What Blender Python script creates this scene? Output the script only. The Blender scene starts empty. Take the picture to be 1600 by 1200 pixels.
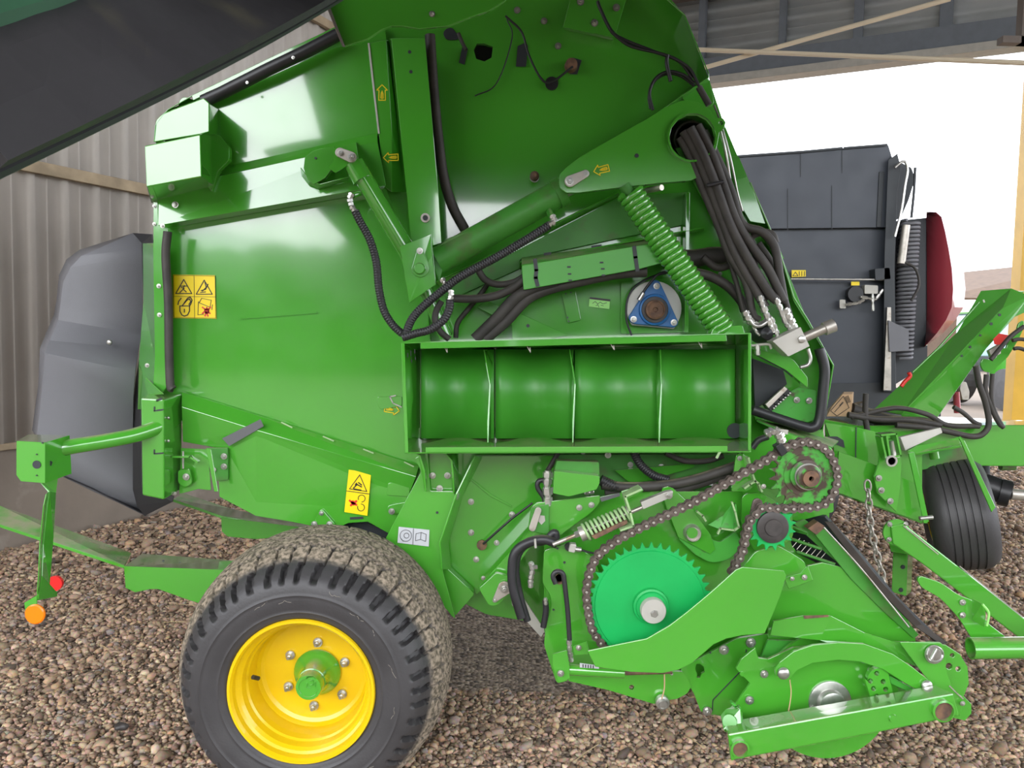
import bpy, bmesh, math, random
import numpy as np
from math import pi, sin, cos, radians, sqrt
from mathutils import Vector, Matrix
from mathutils.geometry import tessellate_polygon
random.seed(7); rng = np.random.default_rng(7)
SC = bpy.context.scene
LINK = SC.collection.objects.link
# ------------------------------------------------------------------ camera
F = 1208.; CAMH = 1.57; PITCH = radians(3.7); ROLL = .0205
RM = Matrix.Rotation(pi/2-PITCH, 3, 'X') @ Matrix.Rotation(ROLL, 3, 'Z')
def P(x, y, Y):                       # a photo direction met with the plane at depth Y (metres)
    d = RM @ Vector(((x-800)/F, (600-y)/F, -1.)); k = Y/d.y
    return Vector((d.x*k, Y, CAMH+d.z*k))
cam = bpy.data.cameras.new('camera'); co = bpy.data.objects.new('camera', cam); LINK(co)
cam.sensor_width = 36; cam.lens = F/1600*36; cam.clip_end = 300; cam.clip_start = .05
co.matrix_world = Matrix.Translation((0, 0, CAMH)) @ RM.to_4x4()
SC.camera = co
# ------------------------------------------------------------------ materials
def mat(name, col, rough=.4, metal=0., noise=0., nscale=8., col2=None, bump=0., bscale=60., coat=0., dust=0., trans=0., rvar=0., blot=None):
    m = bpy.data.materials.new(name); m.use_nodes = True
    N = m.node_tree.nodes; L = m.node_tree.links; b = N['Principled BSDF']
    b.inputs['Base Color'].default_value = (*col, 1); b.inputs['Roughness'].default_value = rough
    b.inputs['Metallic'].default_value = metal; b.inputs['Coat Weight'].default_value = coat
    b.inputs['Coat Roughness'].default_value = .06
    geo = N.new('ShaderNodeNewGeometry')
    cur = None
    def noisef(sc, det=4, w=0):
        n = N.new('ShaderNodeTexNoise'); n.inputs['Scale'].default_value = sc; n.inputs['Detail'].default_value = det
        L.new(geo.outputs['Position'], n.inputs['Vector']); return n.outputs['Fac']
    def ramp(v, a, c):
        r = N.new('ShaderNodeMapRange'); r.inputs['From Min'].default_value = a; r.inputs['From Max'].default_value = c
        L.new(v, r.inputs['Value']); return r.outputs['Result']
    def mixc(fac, A, B):
        x = N.new('ShaderNodeMix'); x.data_type = 'RGBA'
        L.new(fac, x.inputs['Factor'])
        for s, v in ((x.inputs[6], A), (x.inputs[7], B)):
            if isinstance(v, tuple): s.default_value = (*v[:3], 1)
            else: L.new(v, s)
        return x.outputs[2]
    cur = tuple(col)
    if noise or col2:
        c2 = col2 or tuple(c*(1-noise) for c in col)
        cur = mixc(ramp(noisef(nscale, 6), .38, .66), cur, tuple(c2))
    if blot:
        bc, bs, lo, hi = blot
        cur = mixc(ramp(noisef(bs, 8), lo, hi), cur, bc)
    if dust:
        sx = N.new('ShaderNodeSeparateXYZ'); L.new(geo.outputs['Normal'], sx.inputs[0])
        up = ramp(sx.outputs['Z'], .72, .98)
        mu = N.new('ShaderNodeMath'); mu.operation = 'MULTIPLY'; L.new(up, mu.inputs[0]); L.new(ramp(noisef(14, 6), .3, .6), mu.inputs[1])
        mu2 = N.new('ShaderNodeMath'); mu2.operation = 'MULTIPLY'; L.new(mu.outputs[0], mu2.inputs[0]); mu2.inputs[1].default_value = dust
        cur = mixc(mu2.outputs[0], cur, (.33, .29, .18))
    if not isinstance(cur, tuple): L.new(cur, b.inputs['Base Color'])
    if rvar:
        r = N.new('ShaderNodeMapRange'); r.inputs['To Min'].default_value = rough; r.inputs['To Max'].default_value = rough+rvar
        r.inputs['From Min'].default_value = .4; r.inputs['From Max'].default_value = .7
        L.new(noisef(5, 6), r.inputs['Value']); L.new(r.outputs[0], b.inputs['Roughness'])
    if bump:
        bn = N.new('ShaderNodeBump'); bn.inputs['Strength'].default_value = bump; bn.inputs['Distance'].default_value = .01
        L.new(noisef(bscale, 5), bn.inputs['Height']); L.new(bn.outputs[0], b.inputs['Normal'])
    return m
G = mat('green_paint', (.068, .36, .028), .15, noise=.1, nscale=1.5, coat=1., dust=.8, rvar=.10, bump=.03, bscale=3)
G.node_tree.nodes['Principled BSDF'].inputs['IOR'].default_value = 1.6; G.node_tree.nodes['Principled BSDF'].inputs['Coat IOR'].default_value = 1.68
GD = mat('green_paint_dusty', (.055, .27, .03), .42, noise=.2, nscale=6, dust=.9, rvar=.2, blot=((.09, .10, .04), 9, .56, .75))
GW = mat('green_paint_worn', (.06, .35, .04), .4, blot=((.08, .07, .035), 20, .58, .7), dust=.5)
GREASY = mat('greasy_green_paint', (.06, .33, .04), .4, blot=((.07, .045, .032), 22, .46, .54))
GS = mat('sprocket_green', (.006, .40, .085), .42, noise=.15, nscale=5)
GH = G
YEL = mat('yellow_rim_paint', (.76, .50, .003), .3, coat=.3, noise=.05, nscale=3)
DECY = mat('decal_yellow', (.92, .68, .0), .4)
DECB = mat('decal_black', (.012, .012, .012), .45)
DECW = mat('decal_white', (.52, .53, .55), .4)
DECG = mat('decal_lime', (.32, .75, .18), .4)
DECR = mat('decal_red', (.7, .03, .02), .4)
DECK = mat('decal_grey', (.11, .11, .115), .5)
HOSE = mat('black_hose', (.028, .027, .03), .42, noise=.3, nscale=12, dust=.3)
HOSED = mat('dusty_hose', (.05, .044, .038), .6, noise=.4, nscale=14, dust=.8)
BLK = mat('black_plastic', (.02, .02, .022), .4, noise=.2, nscale=6)
GREYP = mat('grey_plastic', (.17, .17, .185), .5, noise=.08, nscale=3, bump=.15, bscale=400)
SHIELDG = mat('dark_green_plastic', (.03, .10, .05), .5, noise=.3, nscale=4)
SHIELD = mat('dark_shield_plastic', (.030, .028, .030), .5, noise=.35, nscale=2.5, rvar=.2, blot=((.055, .05, .035), 6, .6, .8))
STEEL = mat('zinc_steel', (.62, .61, .57), .32, metal=.85, noise=.3, nscale=30)
STEELM = mat('machined_steel', (.56, .52, .46), .42, metal=.7, noise=.25, nscale=14, blot=((.3, .22, .15), 22, .6, .75))
WHITEM = mat('white_metal', (.48, .46, .41), .5, metal=.2, noise=.12, nscale=10)
CHAIN = mat('chain_steel', (.10, .075, .062), .42, metal=.5, noise=.5, nscale=60, col2=(.19, .155, .135))
STEP = mat('worn_step_plate', (.30, .27, .22), .6, noise=.2, nscale=10)
HUBG = mat('dark_hub', (.06, .052, .048), .5, noise=.4, nscale=30)
RUST = mat('rusty_steel', (.22, .12, .07), .75, metal=.2, noise=.5, nscale=40, col2=(.10, .06, .045))
BLUE = mat('blue_bearing', (.03, .16, .42), .4, noise=.15, nscale=20)
SPRG = mat('spring_green', (.35, .52, .24), .5, noise=.2, nscale=30)
RED = mat('red_panel', (.40, .05, .07), .3, coat=.3, noise=.1, nscale=2)
REDL = mat('red_lens', (.75, .02, .02), .2, coat=.5)
ORANGE = mat('orange_reflector', (1., .22, .0), .3, coat=.5)
DARKM = mat('dark_grey_paint', (.055, .062, .078), .42, noise=.15, nscale=2, rvar=.15)
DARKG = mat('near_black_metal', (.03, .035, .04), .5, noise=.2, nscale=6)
PALEP = mat('pale_painted_plate', (.66, .65, .60), .45, noise=.1, nscale=12)
RAILM = mat('dark_worn_rail', (.045, .034, .026), .5, metal=.3, noise=.4, nscale=12)
GM = mat('green_paint_matt', (.060, .34, .03), .34, noise=.12, nscale=3, dust=.9)
STRAW = mat('straw', (.50, .38, .20), .7)
CARD = mat('brown_paper', (.55, .36, .20), .8, noise=.15, nscale=15)
WOOD = mat('timber', (.40, .31, .20), .8, noise=.35, nscale=5, bump=.3, bscale=30)
WALLM = mat('wall_sheet', (.47, .43, .39), .5, noise=.12, nscale=2.2, bump=.1, bscale=12)
CONC = mat('concrete', (.25, .205, .165), .85, noise=.25, nscale=2, bump=.3, bscale=25, blot=((.34, .30, .25), 3.5, .55, .7))
ROOFM = mat('roof_sheet', (.52, .54, .54), .6, noise=.12, nscale=1.5)
BEAMM = mat('brown_beam', (.17, .14, .12), .7, noise=.2, nscale=3)
BEAMG = mat('grey_steel_beam', (.17, .19, .22), .6, noise=.1)
CREAM = mat('cream_rod', (.72, .62, .46), .5)
YPOST = mat('yellow_post_paint', (.72, .42, .03), .45, noise=.15, nscale=3)
DIRT = mat('yard_dirt', (.17, .13, .095), .95, noise=.25, nscale=.6, bump=.3, bscale=5)
HEDGE = mat('hedge_green', (.05, .09, .03), .9, noise=.5, nscale=2, bump=1, bscale=8)
BARN = mat('barn_boards', (.10, .06, .035), .8, noise=.2, nscale=3)
GLASSD = mat('cab_glass', (.45, .60, .72), .1, coat=.4)
def rubber():
    m = mat('tyre_rubber', (.05, .047, .048), .55, noise=.2, nscale=8, bump=.1, bscale=120)
    N = m.node_tree.nodes; L = m.node_tree.links; b = N['Principled BSDF']
    a = N.new('ShaderNodeAttribute'); a.attribute_name = 'mud'
    n = N.new('ShaderNodeTexNoise'); n.inputs['Scale'].default_value = 70; n.inputs['Detail'].default_value = 6
    g = N.new('ShaderNodeNewGeometry'); L.new(g.outputs['Position'], n.inputs['Vector'])
    r = N.new('ShaderNodeValToRGB'); r.color_ramp.elements[0].position = .38; r.color_ramp.elements[0].color = (.09, .075, .05, 1)
    r.color_ramp.elements[1].position = .62; r.color_ramp.elements[1].color = (.36, .29, .215, 1)
    L.new(n.outputs['Fac'], r.inputs[0])
    x = N.new('ShaderNodeMix'); x.data_type = 'RGBA'
    src = b.inputs['Base Color'].links[0].from_socket
    L.new(a.outputs['Fac'], x.inputs['Factor']); L.new(src, x.inputs[6]); L.new(r.outputs[0], x.inputs[7]); L.new(x.outputs[2], b.inputs['Base Color'])
    rr = N.new('ShaderNodeMapRange'); rr.inputs['To Min'].default_value = .5; rr.inputs['To Max'].default_value = .95
    L.new(a.outputs['Fac'], rr.inputs['Value']); L.new(rr.outputs[0], b.inputs['Roughness'])
    return m
RUB = rubber()
def gravelmats():
    m = bpy.data.materials.new('gravel_stone'); m.use_nodes = True
    N = m.node_tree.nodes; L = m.node_tree.links; b = N['Principled BSDF']; b.inputs['Roughness'].default_value = .85
    g = N.new('ShaderNodeNewGeometry'); r = N.new('ShaderNodeValToRGB'); e = r.color_ramp.elements
    e[0].position = 0; e[0].color = (.09, .065, .05, 1); e[1].position = 1; e[1].color = (.66, .50, .35, 1)
    for p, c in ((.2, (.23, .155, .10)), (.45, (.36, .25, .165)), (.7, (.47, .335, .23)), (.8, (.25, .21, .19)), (.88, (.44, .28, .16))):
        k = e.new(p); k.color = (*c, 1)
    L.new(g.outputs['Random Per Island'], r.inputs[0])
    n = N.new('ShaderNodeTexNoise'); n.inputs['Scale'].default_value = 90; L.new(g.outputs['Position'], n.inputs['Vector'])
    x = N.new('ShaderNodeMix'); x.data_type = 'RGBA'; x.blend_type = 'OVERLAY'; x.inputs['Factor'].default_value = .5
    L.new(r.outputs[0], x.inputs[6]); L.new(n.outputs['Color'], x.inputs[7])
    hs = N.new('ShaderNodeHueSaturation'); hs.inputs['Saturation'].default_value = 1.0; L.new(x.outputs[2], hs.inputs['Color']); L.new(hs.outputs[0], b.inputs['Base Color'])
    m2 = bpy.data.materials.new('gravel_bed'); m2.use_nodes = True
    N = m2.node_tree.nodes; L = m2.node_tree.links; b = N['Principled BSDF']; b.inputs['Roughness'].default_value = .95
    g = N.new('ShaderNodeNewGeometry'); v = N.new('ShaderNodeTexVoronoi'); v.inputs['Scale'].default_value = 52
    L.new(g.outputs['Position'], v.inputs['Vector'])
    s = N.new('ShaderNodeSeparateColor'); L.new(v.outputs['Color'], s.inputs[0])
    r = N.new('ShaderNodeValToRGB'); e = r.color_ramp.elements
    e[0].color = (.07, .05, .037, 1); e[1].color = (.42, .33, .25, 1); k = e.new(.5); k.color = (.24, .175, .13, 1)
    L.new(s.outputs[0], r.inputs[0]); L.new(r.outputs[0], b.inputs['Base Color'])
    inv = N.new('ShaderNodeMath'); inv.operation = 'SUBTRACT'; inv.inputs[0].default_value = 1; L.new(v.outputs['Distance'], inv.inputs[1])
    bp = N.new('ShaderNodeBump'); bp.inputs['Distance'].default_value = .02; L.new(inv.outputs[0], bp.inputs['Height']); L.new(bp.outputs[0], b.inputs['Normal'])
    return m, m2
GRAV, GBED = gravelmats()
# ------------------------------------------------------------------ builders
WL = {}
def place(o, loc, par):
    LINK(o); WL[o.name] = Vector(loc)
    if par is not None:
        o.parent = par; o.location = Vector(loc)-WL[par.name]
    else: o.location = loc
def thing(name, label, cat, loc=(0, 0, 0), group=None):
    o = bpy.data.objects.new(name, None); o.empty_display_size = .1; place(o, loc, None)
    o['label'] = label; o['category'] = cat
    if group: o['group'] = group
    return o
def obj(name, bm, m, par=None, label=None, bev=0, cat=None, kind=None, sharp=6, group=None):
    me = bpy.data.meshes.new(name)
    bmesh.ops.recalc_face_normals(bm, faces=bm.faces) if bm.faces else None
    xs = [v.co for v in bm.verts]
    c = Vector([(min(v[i] for v in xs)+max(v[i] for v in xs))/2 for i in range(3)])
    if par is None: c.z = min(v.z for v in xs)
    bmesh.ops.translate(bm, verts=bm.verts, vec=-c)
    bm.to_mesh(me); bm.free(); me.materials.append(m)
    if sharp > 6:
        for p in me.polygons: p.use_smooth = True
        me.set_sharp_from_angle(angle=radians(sharp))
    o = bpy.data.objects.new(name, me); place(o, c, par)
    if bev:
        b = o.modifiers.new('b', 'BEVEL'); b.width = bev; b.segments = 2; b.limit_method = 'ANGLE'; b.angle_limit = radians(40); b.harden_normals = False
    if label: o['label'] = label
    if cat: o['category'] = cat
    if kind: o['kind'] = kind
    if group: o['group'] = group
    return o
def rc(pts, r, n=4):
    out = []; m = len(pts)
    for i in range(m):
        a, b, c = (Vector(pts[i-1][:2]), Vector(pts[i][:2]), Vector(pts[(i+1) % m][:2]))
        ra = pts[i][2] if len(pts[i]) > 2 else r
        d1 = (a-b); d2 = (c-b); l = min(ra, d1.length*.48, d2.length*.48)
        if l < .5: out.append((b.x, b.y)); continue
        p = b+d1.normalized()*l; q = b+d2.normalized()*l
        for k in range(n+1):
            t = k/n; v = p*(1-t)**2+b*2*t*(1-t)+q*t*t; out.append((v.x, v.y))
    return out
def circ(x, y, r, n=20): return [(x+r*cos(2*pi*k/n), y+r*sin(2*pi*k/n)) for k in range(n)]
def arc(x, y, r, a0, a1, n=12):      # degrees, image sense (y down)
    return [(x+r*cos(radians(a0+(a1-a0)*k/n)), y+r*sin(radians(a0+(a1-a0)*k/n)), 0) for k in range(n+1)]
def prism(bm, loops, t, d=Vector((0, 1, 0))):
    """loops: list of lists of 3D points (outer + holes), extruded by t along d"""
    d = d*t
    tris = tessellate_polygon(loops) if len(loops) > 1 else None
    allp = [p for l in loops for p in l]
    f = [bm.verts.new(p) for p in allp]; b = [bm.verts.new(p+d) for p in allp]
    if tris is None:
        bm.faces.new(f); bm.faces.new(b[::-1])
    else:
        for tr in tris:
            try: bm.faces.new([f[i] for i in tr]); bm.faces.new([b[i] for i in tr][::-1])
            except ValueError: pass
    o = 0
    for l in loops:
        n = len(l)
        for i in range(n):
            j = (i+1) % n; bm.faces.new((f[o+i], f[o+j], b[o+j], b[o+i]))
        o += n
def plate(name, pts, Y, t=.008, m=None, par=None, holes=(), r=2, bev=.0015, **k):
    bm = bmesh.new(); loops = [[P(x, y, Y) for x, y in rc(pts, r)]]
    for h in holes:
        loops.append([P(x, y, Y) for x, y in (circ(*h, 14) if len(h) == 3 and not isinstance(h[0], tuple) else h)])
    prism(bm, loops, t)
    return obj(name, bm, m or G, par, bev=bev, **k)
def fac(name, V, Fs, m=None, par=None, t=.004, bev=0, **k):     # folded sheet metal: verts (x,y,Y), faces
    bm = bmesh.new(); vs = [bm.verts.new(P(*v)) for v in V]
    for f in Fs: bm.faces.new([vs[i] for i in f])
    o = obj(name, bm, m or G, par, **k)
    s = o.modifiers.new('s', 'SOLIDIFY'); s.thickness = t; s.offset = 0
    b = o.modifiers.new('b', 'BEVEL'); b.width = .0012; b.segments = 1; b.limit_method = 'ANGLE'
    return o
def solid(name, A, YA, B, YB, m=None, par=None, r=0, bev=.002, **k):   # front outline A at YA joined to back outline B at YB
    bm = bmesh.new(); A = rc(A, r) if r else A; B = rc(B, r) if r else B
    f = [bm.verts.new(P(x[0], x[1], YA)) for x in A]; b = [bm.verts.new(P(x[0], x[1], YB)) for x in B]
    bm.faces.new(f); bm.faces.new(b[::-1])
    for i in range(len(f)):
        j = (i+1) % len(f); bm.faces.new((f[i], f[j], b[j], b[i]))
    return obj(name, bm, m or G, par, bev=bev, **k)
def lathe_bm(bm, c, prof, seg=40, ax=Vector((0, 1, 0)), cap=True):
    """prof: (radius m, offset along ax)"""
    ax = ax.normalized(); u = ax.orthogonal().normalized(); w = ax.cross(u); rings = []
    for r, h in prof:
        rings.append([bm.verts.new(c+ax*h+(u*cos(2*pi*k/seg)+w*sin(2*pi*k/seg))*max(r, 1e-4)) for k in range(seg)])
    for a, b in zip(rings, rings[1:]):
        for k in range(seg): bm.faces.new((a[k], a[(k+1) % seg], b[(k+1) % seg], b[k]))
    if cap: bm.faces.new(rings[0][::-1]); bm.faces.new(rings[-1])
def lathe(name, x, y, Y, prof, m=None, par=None, seg=40, **k):   # prof (radius px at Y, depth offset m)
    bm = bmesh.new(); lathe_bm(bm, P(x, y, Y), [(r*Y/F, h) for r, h in prof], seg)
    return obj(name, bm, m or G, par, sharp=30, **k)
def cr(pts, n=8):
    if len(pts) < 3: return [Vector(pts[0]).lerp(Vector(pts[-1]), i/n) for i in range(n+1)]
    p = [Vector(q) for q in pts]; p = [p[0]*2-p[1]]+p+[p[-1]*2-p[-2]]; out = []
    for i in range(1, len(p)-2):
        a, b, c, d = p[i-1:i+3]
        for k in range(n):
            t = k/n; out.append(.5*((2*b)+(c-a)*t+(2*a-5*b+4*c-d)*t*t+(3*b-3*c+d-a)*t**3))
    out.append(p[-2]); return out
def resample(path, step):
    out = [path[0].copy()]; acc = 0.
    for a, b in zip(path, path[1:]):
        L = (b-a).length; s = step-acc
        while s <= L and L > 1e-9:
            out.append(a.lerp(b, s/L)); s += step
        acc = L-(s-step)
    return out
def tube_bm(bm, path, rad, seg=10, radf=None):
    n = len(path); tan = [(path[min(i+1, n-1)]-path[max(i-1, 0)]).normalized() for i in range(n)]
    u = tan[0].orthogonal().normalized(); prev = None
    for i in range(n):
        u = (u-tan[i]*u.dot(tan[i])).normalized(); w = tan[i].cross(u)
        r = radf(i) if radf else rad
        ring = [bm.verts.new(path[i]+(u*cos(2*pi*k/seg)+w*sin(2*pi*k/seg))*r) for k in range(seg)]
        if prev:
            for k in range(seg): bm.faces.new((prev[k], prev[(k+1) % seg], ring[(k+1) % seg], ring[k]))
        else: bm.faces.new(ring[::-1])
        prev = ring
    bm.faces.new(prev)
def tube(name, pts, r, m=None, par=None, rib=0, seg=12, sm=True, n=8, Yd=None, **k):   # pts (x,y,Y) or (x,y) with Yd
    pts = [(q[0], q[1], q[2] if len(q) > 2 else Yd) for q in pts]
    w = [P(*q) for q in pts]; Ym = sum(q[2] for q in pts)/len(pts); rad = r*Ym/F
    path = cr(w, n) if (sm and len(w) > 2) else w
    bm = bmesh.new()
    if rib:
        path = resample(path, rib/4)
        tube_bm(bm, path, rad, seg, lambda i: rad*(1 if i % 4 < 2 else .88))
    else: tube_bm(bm, path, rad, seg)
    return obj(name, bm, m or HOSE, par, sharp=60, **k)
def _bolt(nut=True):
    bm = bmesh.new(); lathe_bm(bm, Vector((0, 0, 0)), [(1, 0), (1, -.18), (.62, -.2)], 20)
    lathe_bm(bm, Vector((0, 0, 0)), [(.68, -.2), (.68, -.62), (.6, -.72)], 6)
    lathe_bm(bm, Vector((0, 0, 0)), [(.36, -.6), (.36, -1.0), (.28, -1.08)], 12)
    me = bpy.data.meshes.new('bolt'); bmesh.ops.recalc_face_normals(bm, faces=bm.faces); bm.to_mesh(me); bm.free(); me.materials.append(STEEL); return me
BOLT = _bolt()
def _rivet():
    bm = bmesh.new(); lathe_bm(bm, Vector((0, 0, 0)), [(1, 0), (.95, -.25), (.7, -.5), (.3, -.62)], 20)
    me = bpy.data.meshes.new('rivet'); bmesh.ops.recalc_face_normals(bm, faces=bm.faces); bm.to_mesh(me); bm.free(); me.materials.append(STEEL)
    for p in me.polygons: p.use_smooth = True
    return me
RIVET = _rivet()
def bolt(x, y, Y, r=5, par=None, me=None, name='bolt'):
    o = bpy.data.objects.new(name, me or BOLT); place(o, P(x, y, Y), par); s = r*Y/F; o.scale = (s, s, s); o.rotation_euler.y = random.random()*3; return o
def bolts(L, Y, par, r=5, me=None, name='bolt'):
    for q in L: bolt(q[0], q[1], Y, q[2] if len(q) > 2 else r, par, me, name)
def strokes(name, lines, Y, w, m, par, t=.0012, **k):
    if len(lines) > 1 and name in SPLIT:
        for l in lines: o = strokes1(name, [l], Y, w, m, par, t, **k)
        return o
    return strokes1(name, lines, Y, w, m, par, t, **k)
SPLIT = ('slot', 'tape_mark', 'chamber_slot', 'weld_bead', 'hook', 'bright_edge')
def strokes1(name, lines, Y, w, m, par, t=.0012, **k):      # drawn lines as thin raised strips; also closed polygons ('f', pts)
    bm = bmesh.new()
    for ln in lines:
        if ln[0] == 'f':
            prism(bm, [[P(x, y, Y) for x, y in ln[1]]], t); continue
        for a, b in zip(ln, ln[1:]):
            a = P(*a, Y); b = P(*b, Y); d = (b-a); nn = Vector((-d.z, 0, d.x)).normalized()*(w*Y/F/2); e = d.normalized()*(w*Y/F*.3)
            prism(bm, [[a-nn-e, b-nn+e, b+nn+e, a+nn-e]], t)
    return obj(name, bm, m, par, **k)
def sprocket(name, x, y, Y, rr, rt, n, t, m, par, **k):
    bm = bmesh.new(); c = P(x, y, Y); s = Y/F; pts = []
    for i in range(n):
        for f, r in ((0, rr), (.18, rr), (.36, rr+(rt-rr)*.55), (.47, rt), (.53, rt), (.64, rr+(rt-rr)*.55), (.82, rr)):
            a = 2*pi*(i+f)/n; pts.append(c+Vector((cos(a), 0, sin(a)))*r*s)
    prism(bm, [pts], t); return obj(name, bm, m, par, bev=.001, **k)
def chain(name, pts, Y, pitch, par, m=CHAIN, w=4.6):
    path = resample(cr([P(x, y, Y) for x, y in pts], 14), pitch*Y/F); bm = bmesh.new(); s = Y/F
    for i, (a, b) in enumerate(zip(path, path[1:])):
        d = (b-a).normalized(); n = Vector((-d.z, 0, d.x)); out = i % 2
        y0 = -.013 if out else -.009
        prof = []
        for c0, a0 in ((a, 90), (b, -90)):
            for k in range(7):
                q = radians(a0+k*30); prof.append(c0+(d*cos(q)+n*sin(q))*w*s)
        mid = (a+b)/2; prof.insert(7, mid-n*w*s*.62); prof.append(mid+n*w*s*.62)
        for yy in (y0, -y0-.003):
            prism(bm, [[p+Vector((0, yy, 0)) for p in prof]], .003)
        lathe_bm(bm, a, [(w*.42*s, -.017), (w*.42*s, .015)], 10)
        lathe_bm(bm, a, [(w*.75*s, -.008), (w*.75*s, .008)], 10)
    o = obj(name, bm, m, par); bm = bmesh.new()
    for a in path[:-1]: lathe_bm(bm, a, [(w*.3*s, -.016), (w*.3*s, -.0195), (w*.2*s, -.0205)], 8)
    obj('chain_pins', bm, STEELM, o); return o
def spring(name, a, b, R, r, turns, m, par, n=14):
    A = P(*a); B = P(*b); d = B-A; L = d.length; d.normalize(); u = d.orthogonal().normalized(); w = d.cross(u); s = (a[2]+b[2])/2/F
    N = int(turns*n); path = []
    for i in range(N+1):
        t = i/N; q = 2*pi*turns*t; path.append(A+d*L*t+(u*cos(q)+w*sin(q))*R*s)
    bm = bmesh.new(); tube_bm(bm, path, r*s, 8); return obj(name, bm, m, par, sharp=60)
def rod(name, a, b, r, m, par, seg=16, **k):
    bm = bmesh.new(); A = P(*a); B = P(*b); s = (a[2]+b[2])/2/F
    lathe_bm(bm, A, [(r*s, 0), (r*s, (B-A).length)], seg, B-A); return obj(name, bm, m, par, sharp=30, **k)
def fitting(name, pts, Y, r, par, m=None):        # hydraulic fitting: stepped hex/crimp pieces along a line of photo points
    bm = bmesh.new(); s = Y/F; w = [P(x, y, Y) for x, y in pts]
    for i, (a, b) in enumerate(zip(w, w[1:])):
        L = (b-a).length
        lathe_bm(bm, a, [(r*s*.7, 0), (r*s*.7, L)], 12, b-a)
        lathe_bm(bm, a, [(r*s, L*.12), (r*s, L*.45)], 6, b-a)
        lathe_bm(bm, a, [(r*s*.92, L*.6), (r*s*.92, L*.92)], 6, b-a)
    return obj(name, bm, m or STEEL, par, sharp=30)
def boxw(bm, lo, hi, M=None):
    M = M or Matrix()
    v = [bm.verts.new(M @ Vector((x, y, z))) for z in (lo[2], hi[2]) for y in (lo[1], hi[1]) for x in (lo[0], hi[0])]
    for f in ((0, 1, 3, 2), (4, 6, 7, 5), (0, 4, 5, 1), (2, 3, 7, 6), (0, 2, 6, 4), (1, 5, 7, 3)): bm.faces.new([v[i] for i in f])
# ------------------------------------------------------------------ the shed
U = Vector((.437, .8995, 0)); NN = Vector((.8995, -.437, 0)); W0 = Vector((-3.5, 5.3, 0))
MW = Matrix(((U.x, NN.x, 0, W0.x), (U.y, NN.y, 0, W0.y), (0, 0, 1, 0), (0, 0, 0, 1)))     # local: x along wall, y out of wall, z up
def struct(name, bm, m, **k): return obj(name, bm, m, None, kind='structure', **k)
OPN = 9.76
def corr(bm, M, x0, x1, z0, z1, per=.25, h=.028, swap=False):
    xs = []; x = x0
    while x < x1:
        xs += [(x, 0), (x+per*.30, 0), (x+per*.31, .004), (x+per*.34, .004), (x+per*.35, 0), (x+per*.66, 0), (x+per*.74, h), (x+per*.9, h)]; x += per*1.0
    vs = []
    for a, d in xs:
        if swap: vs.append((bm.verts.new(M @ Vector((z0, d, a))), bm.verts.new(M @ Vector((z1, d, a)))))
        else: vs.append((bm.verts.new(M @ Vector((a, d, z0))), bm.verts.new(M @ Vector((a, d, z1)))))
    for p, q in zip(vs, vs[1:]): bm.faces.new((p[0], q[0], q[1], p[1]))
bm = bmesh.new(); corr(bm, MW, -5.0, OPN, .74, 7.7); o = struct('wall_left', bm, WALLM, sharp=20)
s = o.modifiers.new('s', 'SOLIDIFY'); s.thickness = .002
bm = bmesh.new(); boxw(bm, (-5, -.25, 0), (OPN, .0, .70), MW); struct('wall_left_base', bm, CONC)
bm = bmesh.new(); boxw(bm, (-5, -.12, .70), (OPN, -.006, .775), MW); boxw(bm, (-5, -.006, .70), (OPN, .034, .745), MW); struct('trim_1', bm, WOOD, bev=.004)
for i, z in enumerate((2.62, 4.70, 6.7)):
    bm = bmesh.new(); boxw(bm, (-5, .03, z), (OPN, .08, z+.085), MW); struct('trim_%d' % (i+2), bm, WOOD, bev=.004)
# gable cladding over the far opening
MG = Matrix(((NN.x, -U.x, 0, W0.x+U.x*OPN), (NN.y, -U.y, 0, W0.y+U.y*OPN), (0, 0, 1, 0), (0, 0, 0, 1)))   # x across the opening, y into the shed
bm = bmesh.new(); corr(bm, MG, 5.72, 7.7, -.1, 17, .30, .035, swap=True); o = struct('wall_gable', bm, ROOFM, sharp=20)
s = o.modifiers.new('s', 'SOLIDIFY'); s.thickness = .003
bm = bmesh.new(); boxw(bm, (-.1, .02, 5.62), (17, .30, 5.74), MG); struct('trim_5', bm, WHITEM, bev=.004)
def gx(px, py=60):                     # where a photo column meets the gable plane, in gable coordinates
    d = P(px, py, 1.)-Vector((0, 0, CAMH)); q = W0+U*OPN; k = q.dot(U)/Vector((d.x, d.y, 0)).dot(U); return (d*k-q).dot(NN)
bm = bmesh.new(); 
for px, w in ((1224, .10), (1341, .13), (1476, .17), (1100, .10)):
    g = gx(px); boxw(bm, (g-w/2, .036, 5.75), (g+w/2, .20, 7.7), MG)
struct('beam_gable_studs', bm, BEAMG)
bm = bmesh.new(); boxw(bm, (-.1, .2, 5.74), (17, .24, 6.05), MG); struct('trim_6', bm, BEAMG)
bm = bmesh.new(); boxw(bm, (-.1, .25, 6.98), (17, .5, 7.3), MG); struct('beam_eave', bm, BEAMM)
bm = bmesh.new(); corr(bm, Matrix(((NN.x, 0, U.x, W0.x), (NN.y, 0, U.y, W0.y), (0, 1, 0, 7.7), (0, 0, 0, 1))), -.1, 17, -9.5, OPN+.4, .3, .035)
o = struct('ceiling', bm, ROOFM, sharp=20); s = o.modifiers.new('s', 'SOLIDIFY'); s.thickness = .003
for t in (-8, -4, .6, 5.3):
    bm = bmesh.new(); boxw(bm, (t, 0.1, 7.25), (t+.16, 17, 7.69), MW); struct('beam_rafter', bm, BEAMM)
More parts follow.
